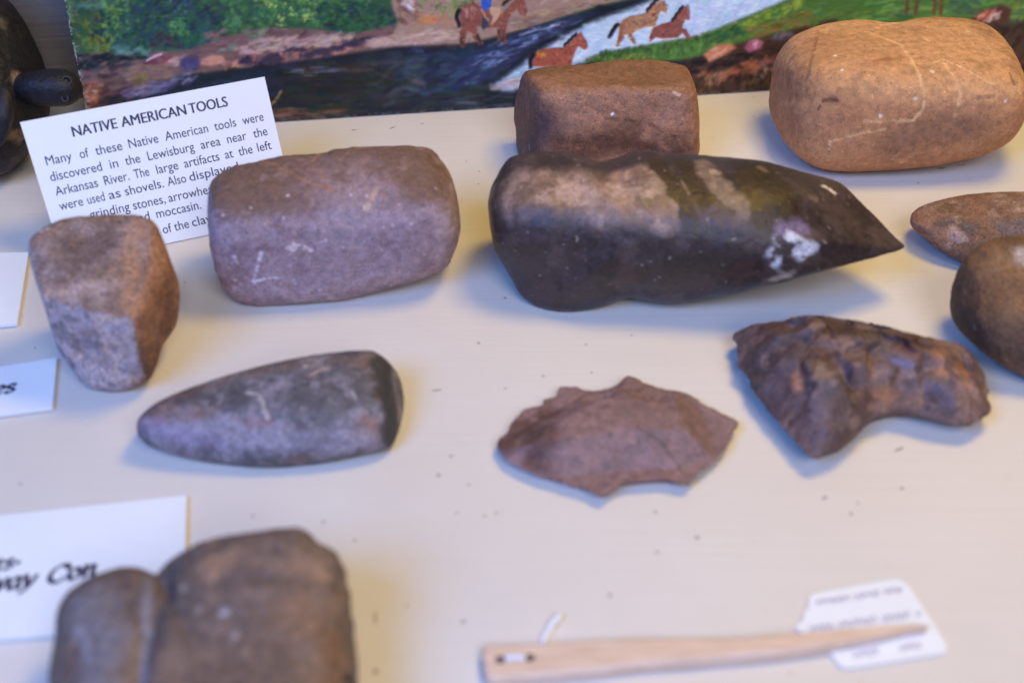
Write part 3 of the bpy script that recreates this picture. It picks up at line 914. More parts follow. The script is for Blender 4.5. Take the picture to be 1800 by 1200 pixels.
make_stone("grinding_stone", BLOCK, [(-1, .25, .08, .95), (1, -.15, .0, .86), (.85, .5, .0, .95), (0, 1, .1, .85), (-.22, -1, -.10, .74), (0, -.42, 1, .74), (0, 0, -1, .98), (.35, -.8, -.75, 1.05), (-.6, -.2, -.9, 1.0), (.7, .2, -.8, 1.05)],
           8, stone_material("speckled_granite", .85, (.45, 1.6), 900), lin(176, 158, 160), paint_block, lump=.03, seed=8, osmooth=3, rough=.03,
           label="squared pinkish grey block of stone at the left, next to the title card", cat="grinding stone")

# --- rear brown block under the painting
REAR = [(903, 208), (905, 181), (912, 151), (918, 132), (929, 123), (964, 116), (1028, 113), (1059, 108), (1091, 104), (1133, 103), (1165, 106), (1186, 111), (1205, 117), (1216, 136), (1224, 160), (1229, 196), (1230, 238), (1228, 272), (1205, 296), (1130, 305), (1000, 305), (930, 298), (910, 267), (906, 227)]


def paint_rear(P):
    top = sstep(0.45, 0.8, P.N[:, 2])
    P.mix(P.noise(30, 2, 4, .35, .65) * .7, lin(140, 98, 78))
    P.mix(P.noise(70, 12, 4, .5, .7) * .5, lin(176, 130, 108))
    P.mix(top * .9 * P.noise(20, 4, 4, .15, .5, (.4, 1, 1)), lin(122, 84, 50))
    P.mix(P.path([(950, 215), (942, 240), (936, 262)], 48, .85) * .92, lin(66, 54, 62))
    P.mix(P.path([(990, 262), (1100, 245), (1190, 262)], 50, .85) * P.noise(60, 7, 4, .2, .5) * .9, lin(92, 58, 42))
    P.mix(P.path([(1065, 208), (1110, 212), (1150, 222), (1185, 240), (1198, 265)], 6, .9) * P.noise(260, 4, 3, .3, .6) * .6, lin(70, 42, 36))
    P.mix(P.path([(1030, 248), (1042, 262), (1020, 260)], 14, .95) * P.noise(380, 6, 3, .4, .65) * .8, lin(160, 100, 74))
    P.mix(P.path([(940, 140), (1000, 160), (1060, 165), (1150, 160), (1210, 150)], 22, .9) * .45, lin(168, 122, 98))
    P.mix(P.path([(1185, 163), (1195, 167)], 3.5) * .8, lin(210, 176, 160))
    P.mix(P.path([(1076, 201)], 4), lin(230, 226, 232))
    P.mix(P.path([(930, 255), (931, 264)], 3) * .8, lin(190, 184, 196))
    P.mix(P.path([(936, 196)], 4) * .5, lin(200, 170, 160))
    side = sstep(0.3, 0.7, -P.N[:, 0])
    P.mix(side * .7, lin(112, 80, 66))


def shape_rear(P):
    # a shallow hollow in the front face and the worn dish on top
    P = P.copy()
    g = np.exp(-(((P[:, 0] - .1) / .6) ** 2 + ((P[:, 2] + .42) / .28) ** 2))
    P[:, 1] += np.where(P[:, 1] < 0, .09 * g, 0)
    g = np.exp(-(((P[:, 0] - .2) / .55) ** 2 + ((P[:, 1]) / .22) ** 2))
    P[:, 2] -= np.where(P[:, 2] > 0, .05 * g, 0)
    return P


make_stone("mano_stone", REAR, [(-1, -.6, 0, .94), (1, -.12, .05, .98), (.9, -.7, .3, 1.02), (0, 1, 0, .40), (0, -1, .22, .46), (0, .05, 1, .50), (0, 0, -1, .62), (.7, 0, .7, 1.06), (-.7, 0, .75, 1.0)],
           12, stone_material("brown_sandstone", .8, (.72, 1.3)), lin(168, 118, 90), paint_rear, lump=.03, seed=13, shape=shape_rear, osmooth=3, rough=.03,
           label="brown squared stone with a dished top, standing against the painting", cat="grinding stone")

# --- big orange boulder
ORANGE = [(1352, 188), (1355, 146), (1361, 109), (1382, 75), (1408, 57), (1442, 44), (1487, 36), (1526, 35), (1560, 39), (1581, 39), (1617, 32), (1656, 30), (1696, 33), (1729, 41), (1758, 60), (1782, 91), (1797, 122), (1808, 156), (1805, 193), (1795, 224), (1774, 250), (1735, 271), (1682, 285), (1617, 295), (1552, 300), (1487, 302), (1442, 296), (1408, 279), (1382, 253), (1364, 224)]


def paint_orange(P):
    P.mix(P.noise(26, 2, 5, .35, .65, (.5, 1, 1)) * .8, lin(172, 122, 82))
    P.mix(P.noise(60, 22, 4, .45, .7, (.5, 1, 1)) * .6, lin(206, 154, 104))
    P.mix(P.noise(34, 5, 4, .55, .72) * .6, lin(140, 100, 74))
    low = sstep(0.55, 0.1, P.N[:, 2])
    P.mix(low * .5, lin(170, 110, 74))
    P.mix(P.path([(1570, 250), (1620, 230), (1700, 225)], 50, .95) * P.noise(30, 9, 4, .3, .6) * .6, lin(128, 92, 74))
    P.mix(P.path([(1530, 112), (1580, 100)], 12) * P.noise(120, 8, 3, .35, .6) * .7, lin(150, 88, 54))
    P.mix(P.path([(1436, 66), (1430, 90), (1424, 115), (1418, 140)], 6, .9) * .6, lin(118, 78, 54))
    for pts, w, s in (([(1523, 56), (1550, 66), (1586, 80)], 5, .8), ([(1586, 82), (1604, 108), (1618, 136), (1625, 165), (1622, 192), (1604, 212)], 5, .75),
                      ([(1520, 214), (1560, 214), (1604, 212)], 5, .5), ([(1656, 104), (1690, 118), (1722, 136), (1748, 150)], 3.4, .8),
                      ([(1660, 112), (1680, 140), (1690, 160), (1684, 190), (1678, 205)], 5.5, .65), ([(1642, 110), (1660, 104)], 5, .6),
                      ([(1536, 52), (1552, 44), (1578, 40)], 6, .7), ([(1618, 62), (1632, 72)], 6, .6), ([(1590, 50), (1598, 66)], 6, .5),
                      ([(1450, 62), (1456, 50)], 4, .7), ([(1430, 118), (1431, 112)], 4, .8), ([(1390, 98), (1385, 104)], 5, .4),
                      ([(1458, 262), (1459, 248), (1478, 244), (1510, 236), (1555, 226)], 4.5, .6), ([(1600, 276), (1606, 270)], 8, .5), ([(1692, 48), (1706, 60)], 5, .5),
                      ([(1791, 150), (1794, 165)], 4, .6), ([(1580, 270), (1570, 280), (1585, 284)], 6, .45), ([(1740, 85), (1765, 115)], 3, .3)):
        P.mix(P.path(pts, w * 1.0, .97) * (0.35 + .65 * P.noise(200, 31, 3, .35, .6)) * min(1, s * 1.15), lin(226, 180, 132))
    P.mix(P.path([(1447, 178), (1458, 175), (1472, 178)], 4.5) * .85, lin(104, 66, 48))
    P.mix(P.path([(1438, 192), (1442, 186)], 3.5) * .6, lin(90, 60, 46))
    P.mix(P.path([(1720, 172), (1748, 168)], 5) * .5, lin(110, 76, 62))
    P.mix(P.path([(1776, 130), (1782, 148)], 4) * .6, lin(110, 70, 52))
    for q in ((1548, 204), (1768, 178), (1610, 174), (1468, 98), (1638, 126), (1480, 124)):
        P.mix(P.path([q], RS.uniform(3.5, 6)) * .8, lin(224, 206, 190))


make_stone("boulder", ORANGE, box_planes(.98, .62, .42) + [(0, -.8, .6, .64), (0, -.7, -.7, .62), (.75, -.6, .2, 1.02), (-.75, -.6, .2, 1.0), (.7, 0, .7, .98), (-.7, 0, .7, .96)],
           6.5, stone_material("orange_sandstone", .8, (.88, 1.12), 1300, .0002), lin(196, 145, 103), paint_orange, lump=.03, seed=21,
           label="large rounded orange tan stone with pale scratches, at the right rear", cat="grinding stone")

# --- grooved axe in the middle
AXE = [(858, 363), (862, 335), (871, 314), (884, 290), (902, 274), (947, 266), (1000, 267), (1031, 277), (1058, 283), (1089, 276), (1120, 265), (1178, 269), (1227, 272), (1289, 277), (1333, 281), (1378, 292), (1431, 306), (1476, 321), (1511, 352), (1556, 397), (1584, 427), (1587, 434), (1578, 441), (1556, 448), (1511, 461), (1444, 479), (1378, 497), (1333, 506), (1289, 519), (1222, 530), (1169, 534), (1129, 528), (1102, 524), (1067, 537), (1031, 546), (987, 549), (947, 541), (916, 519), (889, 474), (867, 430)]


def paint_axe(P):
    P.mix(P.noise(50, 2, 4, .4, .65) * .7, lin(48, 36, 33))
    P.mix(P.noise(90, 32, 4, .52, .7) * .4, lin(94, 76, 74))
    # pale worn patch on the poll and the body, and a painted highlight on the flank
    brk = .55 + .45 * P.noise(45, 9, 4, .3, .55)
    pale = np.maximum(P.path([(915, 335), (960, 330), (1010, 335), (1060, 345), (1110, 340), (1165, 350)], 74, .8), P.path([(1090, 310), (1130, 300), (1150, 325)], 36, .7))
    pale *= .6 + .4 * sstep(880, 960, P.px)
    P.mix(pale * brk, lin(152, 118, 99))
    P.mix(pale * P.noise(120, 12, 4, .48, .66) * .7, lin(184, 152, 134))
    P.mix(pale * P.noise(40, 19, 3, .55, .7) * .5, lin(104, 88, 68))
    P.mix(P.path([(1235, 290), (1255, 320), (1285, 350), (1310, 365)], 26, .5) * (.5 + .4 * brk), lin(132, 108, 90))
    P.mix(P.path([(1180, 380), (1260, 380), (1340, 385)], 30, .9) * .5 * brk, lin(104, 82, 78))  # painted highlight band along the middle of the flank
    # dark wet bands
    for pts, w in (([(1155, 285), (1180, 320), (1205, 360), (1212, 400)], 20), ([(1195, 280), (1215, 315), (1240, 350)], 24), ([(1300, 285), (1315, 320), (1335, 355), (1340, 385)], 22),
                   ([(1330, 300), (1370, 330), (1390, 360)], 30)):
        P.mix(P.path(pts, w, .45) * .94, lin(58, 42, 31))
    for pts, w in (([(1198, 318), (1212, 342)], 3), ([(1250, 305), (1258, 330)], 4)):
        P.mix(P.path(pts, w) * .5, lin(150, 124, 100))
    P.mix(P.path([(1262, 305), (1250, 300)], 7) * .7, lin(176, 148, 118))
    P.mix(P.path([(1335, 295), (1345, 300)], 8) * .7, lin(140, 104, 74))
    # polished bit
    P.mix(P.path([(1420, 330), (1470, 370), (1530, 415)], 44, .8) * .5 * P.noise(60, 7, 4, .3, .6), lin(92, 72, 60))
    P.mix(P.path([(1446, 326), (1458, 332), (1468, 340)], 5) * .95, lin(220, 200, 180))
    P.mix(P.path([(1425, 348), (1435, 350)], 7) * .6, lin(140, 114, 90))
    # white and violet mineral patch
    w1 = P.noise(190, 44, 3, .36, .52)
    P.mix(P.path([(1372, 404), (1395, 398), (1412, 404)], 20, .9) * P.noise(110, 4, 3, .38, .58) * .6, lin(150, 126, 160))
    patch = np.maximum.reduce([P.path([(1372, 422), (1396, 415), (1421, 437)], 14, .8), P.path([(1358, 446), (1385, 436), (1410, 448), (1430, 434)], 14, .8), P.path([(1364, 464), (1374, 450)], 10, .8)])
    P.mix(patch * w1 * .9, lin(214, 212, 222))
    P.mix(P.path([(1340, 500), (1370, 488), (1390, 484)], 13, .9) * P.noise(200, 5, 3, .3, .5), lin(170, 152, 136))
    P.mix(P.path([(1365, 470), (1375, 480)], 7) * .5, lin(160, 148, 146))
    # lower flank
    P.mix(P.noise(520, 61, 2, .80, .86) * .6, lin(166, 148, 140))
    P.mix(P.path([(1100, 480), (1200, 500), (1300, 480)], 46, .9) * P.noise(50, 3, 4, .4, .6) * .6, lin(78, 52, 46))


def shape_axe(P):
    P = P.copy()
    # taper to the cutting edge at the right, groove round the neck
    x = P[:, 0]
    t = sstep(.35, 1.0, x)
    P[:, 2] *= 1 - .72 * t
    P[:, 2] -= .06 * t
    k = 1 - .05 * np.exp(-((x + .36) / .13) ** 2)
    P[:, 1] *= k
    P[:, 2] *= k
    return P


make_stone("axe_head", AXE, box_planes(1.0, .34, .32) + [(0, -.7, .7, .37), (0, -.7, -.7, .36), (0, .7, .7, .38), (.5, .85, 0, .70), (-.7, -.5, .3, .88), (-.7, .4, .5, .88)],
           5.5, stone_material("dark_axe_stone", .38, (.72, 1.3), 1300, .0002, .42), lin(64, 51, 50), paint_axe, yaw=-.12, lump=.02, seed=31, shape=shape_axe, center=(1130, 405), osmooth=3,
           label="large dark grooved stone axe head with a pale worn top and pointed bit", cat="axe head")

# --- celt
CELT = [(240, 748), (247, 730), (270, 710), (305, 692), (380, 665), (470, 640), (560, 622), (640, 615), (668, 623), (690, 643), (704, 668), (710, 703), (706, 740), (693, 777), (678, 790), (640, 799), (560, 815), (480, 822), (400, 817), (320, 803), (265, 785), (245, 768)]


def paint_celt(P):
    st = (.45, 1, 1)
    P.mix(P.noise(45, 2, 4, .38, .6, st) * .85, lin(94, 88, 92))
    P.mix(P.noise(80, 3, 4, .44, .64, (.7, 1, 1)) * .8, lin(144, 134, 144))
    P.mix(P.noise(150, 33, 4, .48, .66) * .6, lin(74, 68, 74))
    P.mix(P.noise(300, 43, 3, .55, .7) * .35, lin(156, 144, 150))
    P.mix(P.noise(90, 15, 4, .54, .68, st) * .6, lin(126, 90, 76))
    top = P.path([(330, 690), (420, 660), (520, 640), (640, 632)], 26, .9)
    P.mix(top * .6 * P.noise(60, 21, 4, .3, .6), lin(120, 96, 82))
    P.mix(P.path([(330, 760), (420, 770), (520, 775), (640, 770)], 34, .9) * .55 * P.noise(40, 8, 4, .25, .5), lin(152, 140, 152))
    P.mix(P.path([(255, 750), (300, 760), (380, 780)], 28, .9) * .55, lin(140, 122, 146))
    P.mix(P.path([(415, 752), (450, 742), (480, 738)], 22, .95) * P.noise(170, 4, 3, .42, .62) * .5, lin(134, 84, 80))
    P.mix(P.path([(500, 745), (530, 740)], 16, .95) * P.noise(160, 5, 3, .42, .62) * .5, lin(136, 86, 80))
    P.mix(P.path([(640, 730), (655, 755)], 14, .95) * P.noise(160, 6, 3, .4, .6) * .4, lin(146, 98, 84))
    P.mix(P.path([(480, 680), (520, 672), (560, 690)], 30) * P.noise(60, 26, 3, .45, .6) * .7, lin(60, 58, 62))
    P.mix(P.path([(435, 690), (455, 692), (462, 710), (470, 735)], 5) * .75, lin(172, 160, 156))
    P.mix(P.path([(545, 660), (560, 650), (575, 648)], 6) * .6, lin(180, 150, 140))
    P.mix(P.path([(538, 643)], 7) * .7, lin(190, 176, 172))
    P.mix(P.path([(620, 690), (625, 700)], 5) * .6, lin(180, 172, 176))
    P.mix(P.path([(672, 640), (682, 690), (690, 740), (684, 778)], 38, .55) * .95, lin(56, 53, 55))
    P.mix(P.path([(655, 775), (672, 788), (640, 795)], 13) * .5, lin(130, 122, 136))


def shape_celt(P):
    P = P.copy()
    x = P[:, 0]
    k = .62 + .38 * sstep(-1.0, .5, x)
    P[:, 1] *= k
    P[:, 2] *= .75 + .25 * sstep(-1.0, .4, x)
    return P


make_stone("celt", CELT, box_planes(1.0, .50, .26) + [(0, -.6, .8, .33), (0, -.7, -.7, .36), (0, .6, .8, .34), (.85, 0, .55, .86), (.8, -.55, 0, .98)],
           4.6, stone_material("celt_stone", .6, (.55, 1.45), 1200, .0003, .45), lin(90, 85, 90), paint_celt, yaw=.14, lump=.02, seed=41, shape=shape_celt, osmooth=3,
           label="tapered grey stone celt with reddish streaks and a dark rounded bit", cat="celt")

# --- two river stones at the right edge
OVAL = [(1600, 388), (1606, 372), (1630, 358), (1680, 345), (1730, 339), (1800, 337), (1860, 343), (1905, 362), (1918, 400), (1895, 440), (1830, 468), (1760, 475), (1715, 468), (1690, 460), (1650, 438), (1620, 414), (1604, 400)]


def paint_oval(P):
    P.mix(P.noise(60, 2, 4, .35, .65) * .8, lin(110, 82, 64))
    P.mix(P.noise(150, 3, 3, .5, .68) * .6, lin(156, 128, 112))
    P.mix(P.path([(1650, 390), (1680, 385), (1700, 400)], 16) * P.noise(80, 4, 3, .4, .6) * .8, lin(78, 70, 72))
    P.mix(P.path([(1675, 410), (1695, 420)], 14) * P.noise(130, 6, 3, .4, .6) * .7, lin(160, 136, 134))
    P.mix(P.path([(1770, 400), (1800, 395)], 26) * P.noise(40, 6, 3, .3, .6) * .7, lin(104, 92, 94))


make_stone("river_stone", OVAL, box_planes(1.0, .55, .24) + [(0, -.7, .7, .36)], 3.0, stone_material("brown_cobble", .85, (.5, 1.5), 1000), lin(138, 100, 78), paint_oval, lump=.03, seed=52,
           label="flat brown speckled oval stone, farther of the two at the right edge", cat="river stone")
ROUND = [(1670, 545), (1673, 505), (1688, 465), (1712, 437), (1745, 420), (1800, 413), (1870, 418), (1935, 455), (1965, 530), (1950, 620), (1900, 672), (1840, 675), (1795, 660), (1750, 635), (1710, 603), (1682, 575)]


def paint_round(P):
    P.mix(P.noise(30, 2, 5, .35, .65, (1, 1, 1.6)) * .8, lin(96, 72, 52))
    P.mix(P.noise(70, 3, 4, .5, .7) * .6, lin(132, 100, 72))
    P.mix(P.path([(1720, 450), (1760, 460), (1800, 470)], 40, .9) * P.noise(50, 5, 4, .35, .6) * .6, lin(144, 110, 80))
    P.mix(P.path([(1800, 445), (1810, 460)], 26, .9) * .8, lin(184, 172, 168))
    P.mix(P.path([(1700, 560), (1740, 600), (1800, 620)], 60, .9) * .6, lin(66, 48, 40))
    P.mix(P.path([(1712, 572), (1714, 580)], 4) * .6, lin(150, 124, 100))


make_stone("river_stone", ROUND, box_planes(1.0, .80, .62) + [(0, -.6, .8, .74), (-.7, 0, .7, .9)], 3.4, stone_material("dark_brown_cobble", .8, (.6, 1.4), 900), lin(114, 82, 58), paint_round, lump=.07, lfreq=2.2, rough=.03, seed=57,
           label="thick dark brown rounded stone, nearer of the two at the right edge", cat="river stone")

# --- grooved tool at the front left
FRONT = [(84, 1200), (93, 1133), (96, 1089), (105, 1060), (125, 1034), (165, 1009), (205, 996), (238, 995), (262, 1003), (275, 1007), (293, 987), (330, 963), (367, 947), (440, 934), (502, 926), (535, 930), (561, 952), (578, 961), (592, 971), (600, 987), (609, 1004), (611, 1030), (617, 1046), (618, 1080), (623, 1096), (626, 1140), (629, 1160), (630, 1200), (636, 1290), (605, 1380), (500, 1440), (320, 1450), (170, 1400), (90, 1300)]


def paint_front(P):
    P.mix(P.noise(40, 2, 4, .35, .65) * .7, lin(96, 80, 70))
    P.mix(P.noise(70, 3, 4, .52, .7) * .5, lin(138, 112, 94))
    P.mix(P.path([(370, 1000), (420, 975), (500, 980), (560, 1010)], 40, .9) * .7 * P.noise(45, 4, 3, .25, .55), lin(152, 116, 88))
    P.mix(P.path([(380, 1030), (480, 1020), (590, 1030)], 14, .9) * .5, lin(92, 66, 50))
    P.mix(P.path([(520, 1070), (580, 1130), (590, 1190)], 60, .9) * .5, lin(140, 100, 72))
    P.mix(P.path([(392, 1075)], 15, .9) * .8, lin(180, 172, 176))
    P.mix(P.path([(412, 1118)], 14, .9) * .6, lin(160, 148, 146))
    P.mix(P.path([(322, 1034)], 13, .9) * .6, lin(164, 142, 130))
    P.mix(P.path([(350, 1068)], 11, .9) * .5, lin(160, 140, 132))
    P.mix(P.path([(430, 1145)], 11, .9) * .4, lin(160, 140, 120))
    P.mix(P.path([(140, 1100), (150, 1130), (155, 1160)], 20, .9) * .5, lin(150, 150, 162))
    P.mix(P.path([(150, 1060), (190, 1120), (170, 1190)], 75, .95) * .6, lin(122, 118, 124))
    P.mix(P.path([(262, 1012), (258, 1080), (256, 1140), (252, 1210)], 15, .95) * .5, lin(140, 142, 156))  # pale bluish glint painted along the groove wall
    P.mix(P.path([(285, 1010), (300, 1000), (292, 1030)], 16, .9) * .6, lin(72, 70, 76))
    P.mix(P.path([(617, 1040), (617, 1070), (620, 1100)], 9) * .9, lin(36, 34, 40))
    P.mix(P.path([(607, 1190), (622, 1196)], 12) * .95, lin(32, 32, 40))


def shape_front(P):
    P = P.copy()
    x = P[:, 0]
    g = np.exp(-((x + .36) / .06) ** 2)
    k = 1 - .30 * g
    P[:, 2] *= k
    lobe = sstep(-.30, -.45, x)
    P[:, 2] *= 1 - .22 * lobe
    return P


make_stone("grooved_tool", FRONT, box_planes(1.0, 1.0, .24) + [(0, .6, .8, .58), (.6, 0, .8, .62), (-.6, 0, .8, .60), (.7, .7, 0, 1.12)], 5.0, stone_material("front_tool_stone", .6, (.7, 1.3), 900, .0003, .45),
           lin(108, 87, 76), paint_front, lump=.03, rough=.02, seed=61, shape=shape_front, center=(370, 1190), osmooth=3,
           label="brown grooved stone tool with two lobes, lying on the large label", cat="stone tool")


# ------------------------------------------------------------------ chipped flakes
def make_flake(name, outline, center, thick, edge_z, facets, material, base, paint, label, seed, lift=0.78, scar=(.3, .6), inner=.62, flat=2, cells=0):
    out = catmull(outline, 5)
    c = np.array(center, float)
    NT_, NR = 900, 130
    th, T = target_radius(out, c, 1440)
    ang = np.linspace(-math.pi, math.pi, NT_, endpoint=False)
    R = circ_interp(ang, th, T)
    # chipped rim
    rim = np.stack([np.cos(ang), np.sin(ang), ang * 0], 1)
    R = R * (1 + .022 * (vnoise(rim, 16, seed, 3) - .5) * 2)
    out = np.stack([c[0] + R * np.cos(ang), c[1] + R * np.sin(ang)], 1)
    rim3 = np.array([on_z(x, y, edge_z) for x, y in out])
    cen = on_z(c[0], c[1], edge_z)
    rr = np.linspace(0, 1, NR + 1)[1:] ** 0.9
    top = cen + (rim3 - cen)[None] * rr[:, None, None]
    top = top.reshape(-1, 3)
    rad = np.repeat(rr, NT_)
    scale = np.abs(rim3[:, 0] - cen[0]).max()
    Q = (top - cen) / scale
    fr = np.random.RandomState(seed)
    # flaked relief: scoop-shaped scars meeting in sharp ridges
    z = 1.0 - .25 * np.hypot(Q[:, 0], Q[:, 1] * 1.5) + .10 * (vnoise(Q, 3, seed, 2) - .5)
    for i in range(facets):
        a = (i + fr.uniform(0, .9)) / facets * 2 * math.pi
        j = int(((a + math.pi) % (2 * math.pi)) / (2 * math.pi) * NT_) % NT_
        q = (rim3[j] - cen)[:2] / scale * fr.uniform(inner, 1.15)
        dx_, dy_ = Q[:, 0] - q[0], (Q[:, 1] - q[1]) * 1.25
        d = np.hypot(dx_, dy_)
        r0 = fr.uniform(scar[0], scar[1])
        h0 = fr.uniform(.05, .5)
        bowl = h0 + (1.0 - h0) * (d / r0) ** 2 + fr.uniform(-.25, .25) * (dx_ * math.cos(a) + dy_ * math.sin(a)) / r0
        bowl = bowl + .012 * np.sin(d / r0 * fr.uniform(18, 32)) + .015 * (vnoise(Q, 9, seed + i, 3) - .5)
        if i % flat == 0:                                # a flat facet falling towards the rim
            qi = np.hypot(q[0], q[1] * 1.25) + 1e-6
            tw = fr.uniform(-.6, .6)
            ux, uy = -q[0] / qi, -q[1] * 1.25 / qi
            ux, uy = ux * math.cos(tw) - uy * math.sin(tw), ux * math.sin(tw) + uy * math.cos(tw)
            bowl = h0 + (1.05 - h0) * (dx_ * ux + dy_ * uy) / (r0 * .8) + .02 * (vnoise(Q, 9, seed + i, 3) - .5)
        z = np.minimum(z, bowl)
    if cells:
        # stepped fracture facets: irregular patches, each with a tilt of its own
        z = 1.0 - .45 * np.hypot(Q[:, 0], Q[:, 1] * 1.6)
        Wq = Q + .10 * np.stack([vnoise(Q, 5, seed + 1, 3) - .5, vnoise(Q, 5, seed + 2, 3) - .5, Q[:, 2] * 0], 1)
        pick = fr.choice(len(Q), cells * 6, replace=False)
        seeds = []
        for pi in pick:
            if all(np.hypot(*(Q[pi, :2] - o_)) > .17 for o_ in seeds):
                seeds.append(Q[pi, :2])
        dd = np.stack([np.hypot(Wq[:, 0] - o_[0], (Wq[:, 1] - o_[1]) * 1.15) for o_ in seeds], 1)
        wt = np.exp(-(dd - dd.min(1)[:, None]) / .012)
        wt /= wt.sum(1)[:, None]
        hh = np.stack([fr.uniform(-.16, .16) + fr.uniform(-1.1, 1.1) * (Q[:, 0] - o_[0]) + fr.uniform(-1.1, 1.1) * (Q[:, 1] - o_[1]) for o_ in seeds], 1)
        z = z + (wt * hh).sum(1) + .05 * (vnoise(Q, 12, seed + 6, 3) - .5)
    prof = 1 - rad ** 5
    z = np.clip(z, .02, 1) * prof + .02 * prof * (vnoise(Q, 14, seed + 70, 4) - .5)
    top[:, 2] += z * thick
    V = np.concatenate([[cen + np.array([0, 0, z[:NT_].mean() * thick])], top])
    # underside
    rb = [0.97, 0.9, lift, lift * .5]
    zb = [edge_z * .75, edge_z * .35, 0.0004, 0.0003]
    under = []
    for k, zz in zip(rb, zb):
        u = cen + (rim3 - cen) * k
        u[:, 2] = zz + (0.0008 * (vnoise(u, 300, seed, 2)) if zz > .001 else 0)
        under.append(u)
    V = np.concatenate([V] + under + [[np.array([cen[0], cen[1], 0.0003])]])
    F = []
    k = np.arange(NT_)
    k2 = (k + 1) % NT_
    nring = NR + len(rb)
    for i in range(nring - 1):
        a, b = 1 + i * NT_, 1 + (i + 1) * NT_
        F.append(np.stack([a + k, b + k, b + k2], 1))
        F.append(np.stack([a + k, b + k2, a + k2], 1))
    F.append(np.stack([np.zeros(NT_, int), 1 + k, 1 + k2], 1))
    last = 1 + (nring - 1) * NT_
    F.append(np.stack([last + k, np.full(NT_, len(V) - 1), last + k2], 1))
    F = np.concatenate(F)[:, ::-1]
    n = vert_normals(V, F)
    if n[1:NT_ + 1, 2].mean() < 0:
        F = F[:, ::-1]
    V2 = fit_outline(V, out, c, 1)
    V2[:, 2] = np.maximum(V2[:, 2], 0.0002)
    F = np.ascontiguousarray(F)
    P = Paint(V2, F, base)
    paint(P)
    o = mesh_np(name, V2, F, material, colors=P.C)
    return tag(o, label, "stone flake", "chipped stone flakes")


FLAKE1 = [(876, 786), (878, 771), (892, 759), (901, 741), (922, 720), (952, 712), (956, 703), (976, 696), (983, 682), (997, 679), (1015, 680), (1027, 685), (1054, 686), (1084, 676), (1096, 664), (1106, 661), (1123, 666), (1132, 672), (1168, 684), (1195, 688), (1219, 697), (1231, 708), (1264, 723), (1297, 741), (1297, 750), (1285, 762), (1279, 786), (1246, 819), (1225, 834), (1213, 850), (1201, 852), (1174, 847), (1132, 849), (1096, 853), (1075, 865), (1060, 874), (1048, 870), (1030, 861), (1000, 852), (970, 843), (940, 834), (910, 820), (889, 807)]


def paint_f1(P):
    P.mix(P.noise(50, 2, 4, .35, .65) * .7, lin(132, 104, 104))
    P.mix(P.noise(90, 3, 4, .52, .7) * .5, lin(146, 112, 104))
    P.mix(P.path([(890, 780), (920, 750), (950, 790), (960, 730)], 44, .8) * .75, lin(82, 54, 42))  # dark left end, without the glass reflection veil painted into the base colour
    P.mix(P.path([(930, 815), (975, 825)], 26, .9) * P.noise(60, 5, 3, .35, .6) * .7, lin(96, 58, 44))
    P.mix(P.path([(935, 775), (975, 770)], 18, .9) * P.noise(100, 5, 3, .4, .6) * .6, lin(146, 88, 70))
    P.mix(P.path([(1000, 715), (1060, 706), (1080, 700)], 8, .9) * .5, lin(160, 126, 118))
    P.mix(P.path([(1120, 750), (1165, 780), (1200, 830)], 6, .9) * .6, lin(82, 60, 62))
    P.mix(P.path([(1130, 815), (1180, 822)], 22, .9) * P.noise(120, 6, 3, .4, .6) * .6, lin(150, 118, 122))


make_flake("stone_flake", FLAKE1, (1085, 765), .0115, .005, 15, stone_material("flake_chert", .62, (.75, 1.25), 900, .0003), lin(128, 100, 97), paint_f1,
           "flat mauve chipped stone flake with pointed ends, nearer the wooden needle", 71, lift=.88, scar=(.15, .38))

FLAKE2 = [(1285, 593), (1293, 583), (1326, 570), (1372, 564), (1400, 556), (1439, 554), (1464, 558), (1510, 564), (1556, 573), (1601, 585), (1647, 596), (1684, 603), (1705, 619), (1724, 646), (1733, 674), (1740, 687), (1736, 697), (1743, 721), (1727, 735), (1705, 747), (1687, 749), (1656, 744), (1623, 735), (1586, 729), (1568, 732), (1543, 738), (1525, 747), (1504, 768), (1479, 790), (1446, 803), (1433, 805), (1415, 796), (1388, 765), (1366, 741), (1342, 710), (1326, 692), (1311, 658), (1294, 643), (1296, 628), (1293, 606)]


